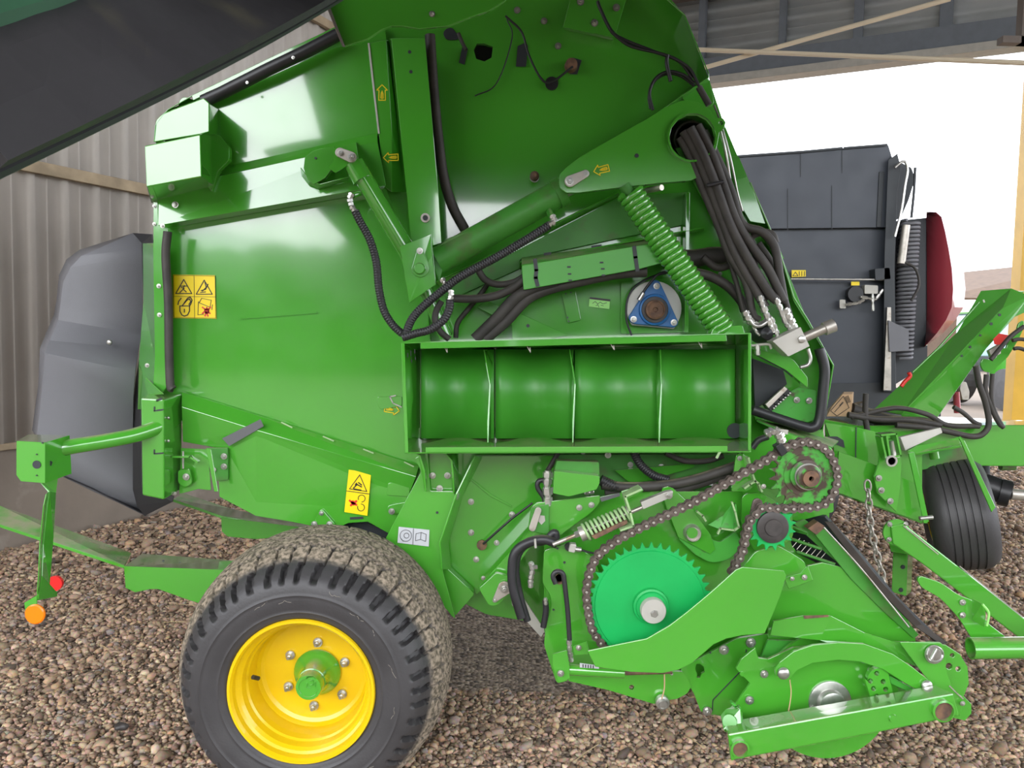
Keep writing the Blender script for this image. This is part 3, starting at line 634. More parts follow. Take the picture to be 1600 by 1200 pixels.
strokes('slot', [[(851, 397), (860, 396)], [(925, 386), (939, 384)]], 2.962, 4, DARKG, B)
plate('chamber_rail', [(1072, 300), (1078, 300), (1077, 408), (1076, 520), (1070, 520)], 2.96, .05, GH, B)
plate('blank_plate', [(877, 458), (899, 454), (908, 500), (888, 505)], 3.018, .01, G, B, r=2)
dots('drilled_hole', [(884, 459, 1.2), (892, 457, 1.2), (887, 496, 1.2), (889, 502, 1.2)], 3.015)
fac('lower_strut', [(800, 508, 2.98), (818, 492, 2.98), (888, 524, 2.98), (800, 540, 2.98), (760, 470, 2.98), (745, 480, 2.98)], [(0, 1, 2, 3), (0, 1, 4, 5)], G, B, t=.008)
dots('drilled_hole', [(825, 509, 2.8)], 2.975)
dk = strokes('inspection_sticker', [('f', [(921, 467), (953, 471), (952, 483), (920, 479)])], 3.022, 1, DECG, B, label='lime green handwritten sticker')
strokes('handwriting', [[(926, 474), (930, 471), (934, 475), (938, 472), (942, 475), (948, 473)], [(931, 478), (934, 476), (936, 480)], [(939, 477), (943, 478)]], 3.0205, .7, DECB, dk)
strokes('sticker_header', [('f', [(922, 464), (954, 468), (953, 471), (921, 467)])], 3.0215, 1, DECB, dk)
# bearing with blue flange
bp = plate('bearing_plate', [(970, 440), (1066, 432), (1072, 520), (970, 522)], 3.015, .01, G, B, r=4)
wd = plate('bearing_backing', arc(1022, 482, 43, 150, 390, 24)+[(1053, 514, 2), (987, 508, 2)], 2.985, .01, PALEP, B, r=0, label='pale round backing plate')
bl = plate('bearing_flange', [(1020, 437, 9), (1030, 438, 9), (1061, 505, 9), (1055, 512, 9), (988, 506, 9), (981, 497, 9)], 2.965, .018, BLUE, B, label='blue triangular bearing flange', bev=.003)
lathe('bearing_housing', 1023, 484, 2.965, [(25, 0), (24, -.012), (20, -.016), (20, .0)], BLUE, bl)
lathe('bearing_seal', 1023, 484, 2.952, [(21, .0), (20, -.006), (14, -.006)], HUBG, bl)
lathe('roller_end', 1023, 484, 2.950, [(15.5, .0), (15, -.02), (12, -.024), (12, -.018), (4, -.018), (3, -.012)], RUST, bl)
bolts([(1026, 447, 5), (990, 499, 5), (1053, 504, 5)], 2.962, bl)
tube('grease_line', [(1000, 466), (1008, 452), (1020, 437), (1030, 428), (1060, 420)], 2, BLK, B, Yd=2.93)
rod('grease_nipple', (998, 469, 2.93), (1005, 458, 2.93), 3.6, STEEL, B)
tube('grease_line', [(987, 524), (979, 500), (980, 470), (992, 448), (1020, 432), (1050, 425)], 1.6, BLK, B, Yd=2.975)
# big coil spring
spring('tension_spring', (983, 300, 2.80), (1128, 516, 2.80), 17, 5.0, 28, GH, B, n=18)
rod('spring_core', (975, 290, 2.80), (1132, 521, 2.80), 9, GD, B)
plate('spring_anchor', [(1115, 512), (1160, 508), (1165, 524), (1110, 524)], 2.76, .06, G, B, r=3)
# tension cylinder
cy = rod('tension_cylinder', (683, 408, 2.87), (868, 305, 2.89), 21, GD, B, seg=32, label='thick green hydraulic cylinder barrel')
rod('cylinder_gland', (868, 305, 2.89), (880, 298, 2.89), 23, GD, cy, seg=32)
rod('cylinder_rod', (878, 299, 2.89), (900, 288, 2.89), 12, STEELM, cy, seg=24)
plate('cylinder_lug', [(672, 398), (700, 372), (730, 362), (736, 368), (700, 392), (686, 440)], 2.84, .02, GD, cy, r=3)
rod('cylinder_port', (858, 330, 2.86), (863, 343, 2.80), 5, GD, cy)
fitting('hose_fitting', [(862, 336), (867, 346), (856, 352)], 2.74, 5.5, cy)
lathe('grease_cup', 835, 276, 2.96, [(7, 0), (7, -.02), (3, -.03)], RUST, B, seg=16)
# gate lift cylinder
dm = plate('cylinder_dome_bracket', [(474, 262, 0), (476, 246, 0), (486, 237, 0), (500, 232, 0), (522, 228, 0), (524, 236, 0), (520, 262, 0), (508, 278, 0), (490, 288, 0), (480, 280, 0)], 2.86, .03, G, B, r=0)
fac('dome_edge', [(470, 262, 2.90), (472, 275, 2.90), (482, 288, 2.90), (498, 295, 2.90), (545, 282, 2.90), (545, 276, 2.86), (500, 288, 2.86), (486, 282, 2.86), (476, 270, 2.86)], [(0, 1, 8), (1, 2, 7, 8), (2, 3, 6, 7), (3, 4, 5, 6)], G, B)
dots('drilled_hole', [(493, 247, 1.8)], 2.857)
fac('pivot_bracket', [(521, 232, 2.80), (556, 222, 2.80), (559, 248, 2.80), (524, 270, 2.80), (512, 262, 2.80), (522, 250, 2.80), (556, 222, 2.95), (559, 250, 2.95), (524, 272, 2.95)], [(0, 1, 2, 3, 4, 5), (1, 6, 7, 2), (2, 7, 8, 3)], G, B)
pn = pill('pin_keeper', (531, 238), (548, 245), 7.5, 8.5, 2.78, .012, STEELM, B, label='bare metal pin keeper')
bolts([(532, 239, 4.5), (549, 245, 5.5)], 2.778, pn)
cy = rod('lift_cylinder', (562, 268, 2.83), (664, 440, 2.88), 14, G, B, seg=28, label='green hydraulic lift cylinder beside the gate')
rod('cylinder_head', (553, 256, 2.83), (567, 282, 2.83), 16, G, cy, seg=28)
rod('cylinder_lower_tube', (645, 410, 2.90), (697, 526, 2.93), 11, G, cy, seg=24)
fac('cylinder_web', [(575, 270, 2.93), (600, 285, 2.95), (640, 400, 2.95), (655, 440, 2.93)], [(0, 1, 2, 3)], G, cy)
fitting('hose_fitting', [(550, 302), (546, 310), (549, 322), (555, 331)], 2.80, 5, cy)
rod('cylinder_port', (562, 302, 2.83), (552, 305, 2.81), 4.5, G, cy)
# lower clevis of tension cylinder
cl = fac('clevis_plate', [(626, 385, 2.74), (672, 367, 2.74), (675, 400, 2.74), (680, 444, 2.74), (640, 472, 2.74), (680, 444, 2.86), (640, 474, 2.86), (672, 367, 2.86), (626, 385, 2.86)], [(0, 1, 2, 3, 4), (3, 5, 6, 4), (1, 7, 5, 3), (0, 4, 6, 8)], G, B, t=.008)
pill('keeper_plate', (657, 419), (656, 392), 14, 5, 2.73, .006, G, cl)
lathe('pivot_pin', 656, 420, 2.73, [(9, 0), (9, -.012), (7.5, -.018)], G, cl, seg=24)
bolts([(656, 392, 5)], 2.728, cl)
# hoses in front of the chamber
tube('ribbed_hose', [(555, 330), (562, 345), (578, 375), (588, 410), (592, 450), (600, 485), (614, 508), (630, 523)], 6.5, HOSE, B, rib=.009, Yd=2.72)
tube('ribbed_hose', [(858, 352), (820, 376), (770, 405), (720, 432), (690, 455), (660, 480), (643, 500), (632, 528)], 7, HOSE, B, rib=.009, Yd=2.70)
tube('ribbed_hose', [(703, 468), (702, 482), (693, 500), (672, 515), (650, 521), (628, 528)], 6.8, HOSE, B, rib=.009, Yd=2.66)
fitting('hose_fitting', [(690, 435), (697, 446)], 2.72, 5, B)
fitting('hose_fitting', [(704, 453), (705, 462), (702, 471)], 2.68, 5, B)
tube('hose', [(700, 466), (740, 467), (775, 462), (805, 448), (820, 436)], 6.5, HOSED, B, Yd=2.86)
tube('hose', [(745, 418), (757, 436), (775, 444), (800, 442), (820, 432)], 5.5, HOSED, B, Yd=2.88)
tube('hose', [(764, 440), (752, 458), (730, 485), (715, 505), (712, 528)], 4, HOSED, B, Yd=2.95)
tube('hose', [(690, 470), (682, 485), (680, 502), (688, 518), (702, 530)], 5, HOSED, B, Yd=2.80)
tube('hose', [(742, 530), (775, 498), (805, 466), (830, 452), (870, 440)], 9, HOSED, B, Yd=2.86)
tube('hose', [(757, 530), (790, 502), (820, 470), (845, 456), (885, 444), (960, 428), (1010, 424)], 9, HOSED, B, Yd=2.87)
tube('hose', [(1040, 402), (1080, 404), (1110, 400), (1130, 400), (1145, 402)], 14, HOSED, B, Yd=2.97)
tube('hose', [(1080, 425), (1110, 432), (1138, 448), (1158, 470), (1164, 486)], 7.5, HOSED, B, Yd=2.88)
bolt(1125, 428, 3.03, 3.2, B)
# front edge plate and the hose trunk
tr = plate('hose_trunk_plate', [(1056, 228), (1100, 214), (1120, 250), (1160, 258), (1172, 290), (1217, 390), (1240, 470), (1265, 510), (1302, 572), (1286, 672), (1180, 655), (1175, 540), (1180, 480), (1150, 400), (1110, 330), (1075, 265)], 3.0, .012, GH, B, r=4)
fac('trunk_edge_flange', [(1172, 285, 2.90), (1217, 390, 2.90), (1240, 465, 2.90), (1262, 500, 2.90), (1302, 571, 2.90), (1285, 674, 2.90), (1180, 655, 2.92), (1172, 285, 3.0), (1217, 390, 3.0), (1240, 465, 3.0), (1262, 500, 3.0), (1302, 571, 3.0), (1285, 674, 3.0), (1180, 655, 3.0)],
    [(i, i+1, i+8, i+7) for i in range(6)], GH, B, t=.006)
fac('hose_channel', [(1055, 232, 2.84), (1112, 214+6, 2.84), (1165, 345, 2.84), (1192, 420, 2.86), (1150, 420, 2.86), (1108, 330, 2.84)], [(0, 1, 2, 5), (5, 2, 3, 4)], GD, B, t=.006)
for pts, r, y in (([(1068, 205), (1085, 235), (1108, 290), (1130, 350), (1150, 400), (1190, 470), (1196, 480)], 7, 2.80), ([(1078, 200), (1098, 240), (1120, 295), (1140, 350), (1166, 400), (1200, 455), (1214, 470)], 7.5, 2.79),
                  ([(1090, 196), (1112, 240), (1132, 295), (1150, 345), (1175, 385), (1200, 420), (1224, 470)], 7, 2.80), ([(1100, 205), (1122, 250), (1143, 300), (1160, 350), (1190, 362), (1210, 385), (1218, 430), (1226, 474)], 6.5, 2.82),
                  ([(1062, 215), (1080, 250), (1100, 300), (1122, 352), (1140, 400), (1165, 440), (1176, 490), (1186, 500)], 6, 2.81), ([(1150, 365), (1170, 372), (1180, 395), (1180, 430), (1196, 470)], 5, 2.83), ([(1130, 375), (1150, 440), (1160, 480), (1166, 500)], 4, 2.84),
                  ([(1165, 375), (1185, 364), (1205, 366), (1212, 380)], 6, 2.86), ([(1185, 380), (1205, 410), (1220, 450), (1236, 500)], 5, 2.87), ([(1140, 330), (1138, 380), (1142, 410), (1120, 418), (1098, 402)], 6, 2.90)):
    tube('hose', pts, r, HOSED, B, Yd=y)
tube('cable_tie', [(1104, 290), (1118, 287), (1130, 284)], 3, HOSE, B, Yd=2.77)
tube('release_cable', [(1116, 165, 2.9), (1124, 186, 2.85), (1130, 205, 2.84), (1142, 250, 2.84), (1152, 300, 2.86), (1160, 330, 2.88)], 1.6, STEEL, B)
tube('release_cable', [(1126, 206, 2.84), (1134, 240, 2.84), (1140, 280, 2.86)], 2.4, STEEL, B)
fac('front_hood_edge', [(1140, 245, 2.98), (1154, 245, 2.98), (1172, 288, 2.98), (1200, 350, 2.98), (1225, 405, 2.98), (1208, 400, 2.98), (1180, 345, 2.98), (1150, 282, 2.98)], [(0, 1, 2, 7), (7, 2, 3, 6), (6, 3, 4, 5)], GH, B, t=.01)
plate('trunk_bracket', [(1146, 282), (1166, 276), (1178, 300), (1196, 350), (1172, 346), (1158, 322)], 2.90, .01, GH, B, r=2)
# steel hydraulic pipes and valve block
for pts, r in (([(1163, 486), (1170, 500), (1175, 505)], 6.5), ([(1187, 462), (1192, 478), (1200, 498), (1208, 520)], 5.5), ([(1212, 466), (1220, 484), (1228, 505), (1236, 515)], 5), ([(1226, 482), (1234, 498), (1242, 514)], 6.5), ([(1170, 500), (1185, 508), (1198, 500), (1205, 494)], 4), ([(1204, 496), (1212, 515), (1216, 530)], 4.5), ([(1176, 508), (1184, 522), (1192, 524)], 3)):
    fitting('pipe_fitting', pts, 2.78, r, B)
tube('steel_pipe', [(1171, 500), (1178, 508), (1188, 509), (1198, 503)], 3.4, STEEL, B, Yd=2.77)
lathe('accumulator', 1194, 521, 2.80, [(16, .05), (15, .0), (9, -.03), (2, -.04)], BLK, B)
vb = plate('valve_block', [(1207, 533), (1251, 511), (1265, 541), (1232, 557)], 2.72, .07, WHITEM, B, label='pale alloy hydraulic valve block', r=1)
lathe('block_plug', 1252, 530, 2.72, [(6, 0), (6, -.01), (4, -.012)], STEEL, vb, seg=6)
rod('valve_stem', (1258, 527, 2.75), (1290, 513, 2.73), 7.5, STEELM, vb)
rod('valve_knob', (1288, 514, 2.73), (1303, 508, 2.73), 10.5, STEELM, vb, seg=20)
tube('steel_pipe', [(1262, 545), (1266, 560), (1262, 570), (1250, 574)], 3, STEEL, B, Yd=2.76)
tube('steel_pipe', [(1174, 540), (1200, 538), (1205, 545)], 2.2, WHITEM, B, Yd=2.76)
fitting('pipe_fitting', [(1183, 538), (1184, 555)], 2.76, 5, B)
plate('valve_mount', [(1232, 558), (1240, 562), (1262, 590), (1262, 606), (1228, 578), (1178, 552), (1178, 543), (1200, 550)], 2.84, .04, G, B, r=3)
plate('valve_mount', [(1176, 560), (1180, 640), (1230, 600), (1224, 578)], 2.97, .02, DARKG, B)
# oily green connector panel, solenoids, black frame tube
plate('connector_panel', [(1200, 645), (1236, 612), (1250, 605), (1275, 610), (1275, 655), (1262, 660)], 2.955, .01, GW, B, label='oil-stained green panel')
for i in range(4):
    x, y = 1206+i*7.5, 636-i*6.8
    plate('connector', [(x-9, y-2), (x+1, y-10), (x+9, y-2), (x-1, y+7)], 2.90, .05, BLK, B, r=1)
    bolts([(x+3, y+2, 1.8), (x+6, y-1, 1.8)], 2.895, B, me=RIVET, name='terminal')
plate('connector_rail', [(1196, 632), (1226, 604), (1231, 608), (1201, 638)], 2.88, .015, STEELM, B, r=1)
bolts([(1245, 625, 5), (1264, 626, 5)], 2.95, B)
tube('frame_tube', [(1175, 640), (1210, 652), (1250, 665), (1268, 668), (1280, 656), (1286, 610), (1288, 575), (1280, 545)], 8, BLK, B, Yd=2.86)
# --- twine / net storage box
nb = fac('storage_box', [(627, 536, 2.66), (1173, 521, 2.66), (1173, 706, 2.66), (633, 708, 2.66), (655, 548, 2.93), (1150, 538, 2.93), (1150, 682, 2.93), (655, 684, 2.93)],
         [(0, 1, 5, 4), (1, 2, 6, 5), (2, 3, 7, 6), (3, 0, 4, 7), (4, 5, 6, 7)], G, B, t=.006)
plate('box_lip', [(657, 535), (1135, 523), (1136, 533), (657, 545)], 2.655, .004, G, nb, r=1)
plate('box_lip', [(665, 699), (1137, 697), (1137, 706), (665, 707)], 2.655, .004, G, nb, r=1)
plate('box_lip', [(627, 536), (632, 536), (638, 707), (633, 708)], 2.655, .004, G, nb, r=0)
plate('box_lip', [(1169, 521), (1174, 521), (1174, 704), (1169, 704)], 2.655, .004, G, nb, r=0)
# curved cradle backs and dividers
def cradle(xa, xb):
    bm = bmesh.new(); rows = []
    for i in range(13):
        t = i/12; a = pi*(t*1.0); d = .06*(1-cos(pi*(2*t)))/2
        x = xa+(xb-xa)*t; rows.append((bm.verts.new(P(x, 546, 2.86+d)), bm.verts.new(P(x, 685, 2.86+d))))
    for a, b in zip(rows, rows[1:]): bm.faces.new((a[0], b[0], b[1], a[1]))
    o = obj('cradle_panel', bm, GM, nb, sharp=60); s = o.modifiers.new('s', 'SOLIDIFY'); s.thickness = .003
for a, b in ((658, 772), (774, 896), (898, 1027), (1029, 1148)): cradle(a, b)
for xt, xf, xb in ((756, 762, 771), (890, 895, 893), (1032, 1030, 1024)):
    fac('divider', [(xt, 546, 2.76), (xf+4, 600, 2.72), (xf, 660, 2.70), (xf, 692, 2.69), (xb, 690, 2.93), (xb, 546, 2.93)], [(0, 1, 2, 3, 4, 5)], G, nb, t=.004)
strokes('hook', [[(693, 540), (699, 551), (698, 543)], [(823, 540), (829, 551), (828, 543)], [(954, 537), (960, 547), (959, 540)], [(1091, 534), (1097, 544), (1096, 537)]], 2.68, 1, STEELM, nb)
strokes('slot', [[(637, 552), (637, 558)], [(642, 548), (642, 556)], [(648, 546), (648, 552)], [(630, 560), (630, 565)], [(643, 562), (643, 566)], [(649, 558), (649, 562)]], 2.70, 1.5, DARKG, nb)
lathe('cable_hole', 1148, 673, 2.857, [(12, 0), (12, .003)], DARKG, nb, seg=28)
lathe('cable_hole', 651, 677, 2.91, [(9, 0), (9, .003)], GH, nb, seg=24)
strokes('release_hook', [[(1125, 706), (1120, 715)]], 2.66, 4, SPRG, B)
# ------------------------------------------------------------------ lower frame, wheel mount
wm = plate('wheel_mount', [(658, 737), (648, 716), (668, 706), (672, 768), (708, 768), (713, 776), (687, 850), (692, 895), (712, 968), (640, 890), (602, 842)], 2.83, .012, G, B, r=4)
fac('mount_flange', [(742, 712, 2.83), (713, 772, 2.80), (687, 848, 2.80), (690, 890, 2.80), (752, 716, 2.93), (722, 775, 2.93), (700, 848, 2.93), (704, 890, 2.93)], [(0, 1, 5, 4), (1, 2, 6, 5), (2, 3, 7, 6)], G, B, t=.006)
hp = plate('hanger_panel', [(667, 706), (706, 706), (707, 769), (672, 769)], 2.86, .01, G, B)
fac('hanger_rib', [(640, 706, 2.78), (655, 712, 2.78), (663, 735, 2.78), (665, 768, 2.80), (668, 768, 2.87), (668, 706, 2.87)], [(0, 1, 2, 3, 4, 5)], G, B, t=.006)
fac('hanger_rib', [(695, 708, 2.78), (705, 720, 2.78), (708, 745, 2.78), (709, 770, 2.80), (716, 766, 2.88), (714, 706, 2.88)], [(0, 1, 2, 3, 4, 5)], G, B, t=.006)
bolts([(676, 743, 5), (699, 743, 5), (687, 763, 5.2)], 2.855, hp)
dots('drilled_hole', [(683, 801, 2)], 2.827)
d = strokes('tyre_sticker', [('f', [(623, 823), (671, 828), (670, 854), (621, 848)])], 2.825, 1, DECW, B, label='white tyre pressure sticker')
strokes('pictogram', [[(646, 826), (645, 851)], [(q[0], q[1]) for q in arc(634, 837, 9, 0, 360, 18)], [(q[0], q[1]) for q in arc(635, 837, 4, 0, 360, 12)], [(650, 834), (658, 832), (666, 835), (665, 846), (657, 843), (649, 845), (650, 834)], [(658, 832), (657, 843)], [(627, 842), (630, 846)]], 2.8235, .9, DECK, d)
plate('axle_support', [(690, 880), (742, 928), (708, 966), (660, 900)], 2.90, .05, G, B, r=5)
plate('frame_side', [(716, 770), (742, 712), (870, 712), (860, 790), (800, 862), (745, 930), (705, 890), (690, 848)], 2.96, .02, G, B, r=3)
bolts([(736, 784, 5), (736, 832, 5), (776, 848, 4.4), (744, 874, 4.8), (800, 804, 5)], 2.958, B)
lathe('rubber_grommet', 753, 851, 2.955, [(8, 0), (8, -.01), (4, -.012)], RUST, B, seg=20)
tube('gas_strut', [(755, 850, 2.93), (800, 810, 2.9), (832, 786, 2.9)], 1.8, BLK, B, sm=False)
fac('seam_ridge', [(736, 747, 2.957), (768, 772, 2.957), (800, 790, 2.957), (800, 793, 2.957), (766, 776, 2.957), (735, 750, 2.957)], [(0, 1, 4, 5), (1, 2, 3, 4)], G, B, t=.004)
fac('draw_rail', [(748, 918, 2.82), (845, 812, 2.82), (852, 822, 2.82), (768, 940, 2.82), (748, 918, 2.92), (845, 812, 2.92)], [(0, 1, 2, 3), (0, 1, 5, 4)], G, B, t=.008)
pv = plate('draft_link_plate', [(748, 920), (775, 895), (795, 900), (800, 920), (780, 945, 8), (765, 948, 8)], 2.78, .02, G, B, r=4)
pill('pin_keeper', (788, 920), (774, 937), 11, 4, 2.765, .01, STEELM, pv, label='bare metal pin keeper')
bolts([(788, 920, 7), (773, 938, 3.5), (755, 903, 3.5)], 2.76, pv)
# area below the storage box
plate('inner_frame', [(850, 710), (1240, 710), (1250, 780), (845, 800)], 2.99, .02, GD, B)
plate('valve_cover', [(866, 736), (937, 744), (937, 755), (932, 765), (889, 776), (864, 771)], 2.70, .05, G, B, r=2)
plate('valve_cover_top', [(870, 720), (936, 722), (937, 744), (866, 736)], 2.76, .05, GD, B, r=2)
fitting('valve_body', [(856, 735), (855, 758), (857, 790)], 2.76, 8, B)
tube('hose', [(872, 708), (862, 725), (856, 735)], 4, HOSED, B, Yd=2.85)
tube('hose', [(852, 750), (842, 752), (840, 762), (850, 778), (852, 792)], 4, HOSE, B, Yd=2.78)
tube('ribbed_hose', [(990, 706), (1000, 725), (1020, 742), (1045, 750)], 7, HOSE, B, rib=.009, Yd=2.86)
tube('ribbed_hose', [(938, 750), (960, 760), (962, 758)], 9, HOSE, B, rib=.009, Yd=2.80)
tube('hose', [(940, 757), (980, 761), (1040, 758), (1090, 748), (1150, 728)], 8, HOSED, B, Yd=2.80)
tube('hose', [(945, 768), (1000, 768), (1060, 764), (1110, 750), (1160, 730)], 7, HOSED, B, Yd=2.83)
tube('hose', [(1040, 708), (1070, 720), (1105, 720), (1130, 712)], 4.5, HOSED, B, Yd=2.86)
tube('hose', [(1175, 700), (1185, 688), (1200, 682)], 5, HOSE, B, Yd=2.78)
fitting('hose_fitting', [(913, 770), (928, 768)], 2.78, 5, B)
bolts([(911, 706, 4), (950, 711, 5), (985, 726, 4.5), (1001, 738, 4.5), (1033, 731, 6)], 2.98, B)
plate('wear_plate', [(960, 735), (1040, 728), (1085, 724), (1085, 730), (1010, 752), (985, 755)], 2.95, .02, G, B)
tube('sensor_wire', [(1108, 757), (1120, 758), (1135, 759)], 1.6, DECW, B, Yd=2.83)
# ------------------------------------------------------------------ drive side, right
RY = 2.78
rs = plate('drive_side_plate', [(846, 800), (940, 776), (1000, 763), (1060, 768), (1180, 768), (1240, 768), (1300, 700), (1300, 792), (1240, 802), (1236, 850), (1258, 880), (1262, 905), (1180, 1130), (1112, 1116), (1095, 1060), (870, 1060), (850, 985), (850, 850), (832, 840)], RY+.03, .015, G, B, r=4)
plate('drive_frame', [(830, 793), (838, 786), (938, 774), (937, 786), (925, 800), (868, 842), (830, 830), (825, 826)], RY-.03, .012, G, B, r=3)
bolts([(905, 793, 4.8), (924, 789, 4.8)], RY-.035, B)
lk = pill('toggle_link', (841, 798), (832, 825), 5, 5.5, RY-.06, .012, STEELM, B, label='pale worn toggle link')
plate('toggle_plate', [(830, 793), (858, 788), (858, 835), (826, 830)], RY-.045, .012, GD, B, r=3)
strokes('pale_hole', [('f', [(841, 805), (851, 806), (852, 814), (846, 820), (840, 813)])], RY-.048, 1, WHITEM, B)
tube('hose', [(870, 850), (850, 843), (825, 848), (806, 862), (800, 885), (802, 920), (815, 965)], 7.5, HOSE, B, Yd=2.68)
tube('hose', [(870, 842), (866, 832), (850, 846), (830, 848), (812, 862), (806, 890), (812, 930), (824, 970)], 6, HOSE, B, Yd=2.70)
tube('cable_tie', [(836, 842), (837, 856)], 2, WHITEM, B, Yd=2.65)
fac('pale_arm', [(796, 910, 2.86), (812, 925, 2.86), (852, 985, 2.86), (845, 995, 2.86), (800, 945, 2.86)], [(0, 1, 2, 3, 4)], WHITEM, B, t=.01, label='pale unpainted arm')
fitting('grease_fitting', [(829, 878), (832, 890), (829, 905), (829, 918)], 2.66, 5, B)
fitting('grease_fitting', [(829, 886), (840, 886)], 2.66, 4, B)
tube('hose', [(852, 938), (853, 955), (849, 980)], 5, HOSE, B, Yd=2.70)
fitting('grease_fitting', [(852, 934), (853, 945)], 2.68, 3.5, B)
gl = plate('guard_mount_plate', [(850, 860), (893, 848), (928, 872), (985, 1015), (985, 1050), (890, 1052), (888, 1064), (870, 1068), (862, 1045), (850, 1008), (852, 985), (862, 945), (860, 930), (848, 912), (848, 900)], RY-.05, .012, G, B, r=5)
dots('drilled_hole', [(871, 857, 1.8), (874, 851, 1.5), (882, 879, 2), (865, 953, 1.6)], RY-.053)
lathe('plate_ring', 874, 902, RY-.05, [(10, 0), (10, -.012), (7, -.012), (7, 0)], RUST, gl, seg=24)
tube('grease_hose', [(868, 912), (864, 900), (870, 893), (879, 896), (882, 910), (887, 955), (890, 1000)], 4, HOSE, B, Yd=2.62)
fitting('hose_fitting', [(889, 998), (890, 1018), (893, 1034)], 2.62, 4.5, B)
rod('small_cylinder', (888, 1046, 2.62), (975, 1051, 2.62), 9, G, B, seg=20)
rod('cylinder_rod', (975, 1051, 2.62), (1050, 1049, 2.62), 4, RUST, B)
strokes('cylinder_label', [('f', [(906, 1036), (936, 1040), (936, 1045), (906, 1043)])], 2.595, 1, DECW, B)
strokes('label_bars', [[(911+i*4, 1038.5+i*.4), (911+i*4, 1042.5+i*.4)] for i in range(5)], 2.594, 1.6, DECB, B)
fac('cylinder_clip', [(863, 1022, 2.60), (886, 1016, 2.60), (890, 1042, 2.60), (890, 1060, 2.60), (873, 1067, 2.60), (863, 1040, 2.60)], [(0, 1, 2, 5), (5, 2, 3, 4)], G, B, t=.006)
bolt(876, 1052, 2.59, 5.5, B)
lp = plate('lower_guard_plate', [(886, 1052), (985, 1045), (1068, 1050), (1080, 1072), (1075, 1083, 8), (1058, 1092), (1044, 1094), (1022, 1100), (950, 1078), (888, 1064)], RY-.06, .012, G, B, r=3, holes=[(987, 1074, 4)])
ro = lathe('guide_roller', 1034, 1095, RY-.07, [(11, 0), (11, -.02), (8, -.022), (6, -.02), (6, -.03), (3, -.03)], STEEL, B, seg=28)
tube('straw_twine', [(1038, 1050), (1038, 1075), (1034, 1092)], 1.1, CARD, B, Yd=2.62)
# long plate behind rotor
sp = plate('rotor_plate', [(1062, 1045), (1090, 1030), (1150, 998), (1200, 990), (1270, 1000), (1270, 1110), (1112, 1117, 4), (1095, 1112, 4), (1085, 1085)], RY-.05, .012, G, B, r=6,
           holes=[[(1088, 1038), (1094, 1037), (1100, 1042), (1101, 1050), (1096, 1053), (1094, 1059), (1089, 1059), (1089, 1052), (1086, 1046)]])
bolts([(1131, 1015, 8), (1173, 1004, 8), (1105, 1111, 7.5), (1049, 1052, 4)], RY-.055, sp)
dots('drilled_hole', [(1110, 1020, 1.6)], RY-.053)
strokes('seam_gap', [[(1113, 1110), (1114, 1094), (1166, 1040), (1166, 1015)]], RY-.052, 1.6, DARKG, sp)
# large sprocket
SY = 2.60
sk = sprocket('drive_sprocket', 1015, 945, SY, 92, 101, 42, .010, GS, B, label='large blue-green sprocket disc')
lathe('sprocket_web', 1015, 945, SY, [(88, 0), (87, -.004)], GS, sk, seg=64)
lathe('hub_ring', 1016, 945, SY, [(29, 0), (28, -.02), (25, -.022), (24, -.03), (22, -.03)], GS, sk)
lathe('hub_cap', 1017, 947, SY, [(20, -.02), (20, -.05), (19, -.054)], WHITEM, sk)
lathe('hub_bolt', 1018, 950, SY, [(6.5, -.05), (6.5, -.056), (4.5, -.062)], STEEL, sk, seg=6)
# front idler and upper sprockets
s2 = sprocket('upper_sprocket', 1257, 742, SY, 45, 56, 22, .010, GREASY, B, label='worn green sprocket with rusty shaft')
lathe('sprocket_hub', 1257, 742, SY, [(33, 0), (33, -.004), (25, -.004), (25, -.018), (19, -.02), (19, -.045), (15, -.05)], GREASY, s2)
lathe('hub_washer', 1257, 742, SY, [(21, -.03), (21, -.034), (17, -.034)], STEEL, s2)
lathe('shaft_end', 1257, 743, SY, [(13, -.03), (12.5, -.062), (4, -.062), (3, -.05)], RUST, s2)
s3 = sprocket('idler_sprocket', 1206, 823, SY, 31, 39, 16, .008, GS, B)
lathe('idler_bearing', 1206, 823, SY, [(25, 0), (25, -.012), (23, -.014), (14, -.014), (13, -.02), (12, -.02)], HUBG, s3)
chain('drive_chain', [(962, 1030), (944, 1010), (926, 985), (919, 955), (916, 925), (921, 895), (934, 868), (958, 848), (985, 832), (1020, 815), (1060, 796), (1100, 775), (1150, 745), (1195, 720), (1215, 706), (1228, 698), (1258, 690), (1288, 702), (1304, 728), (1306, 755), (1293, 782), (1270, 792), (1240, 794), (1210, 794), (1192, 792), (1183, 800), (1172, 812), (1165, 835), (1160, 860), (1150, 880), (1142, 898)], SY, 12.6, B, w=7.2)
# tensioner shoe with black brush
plate('chain_oiler', [(1212, 698), (1222, 692), (1231, 706), (1222, 714)], 2.56, .04, BLK, B, r=2)
fitting('oiler_fitting', [(1196, 679), (1208, 672), (1216, 676), (1222, 692)], 2.58, 8, B)
plate('oiler_bracket', [(1215, 670), (1232, 672), (1231, 679), (1218, 678)], 2.60, .01, WHITEM, B, r=1)
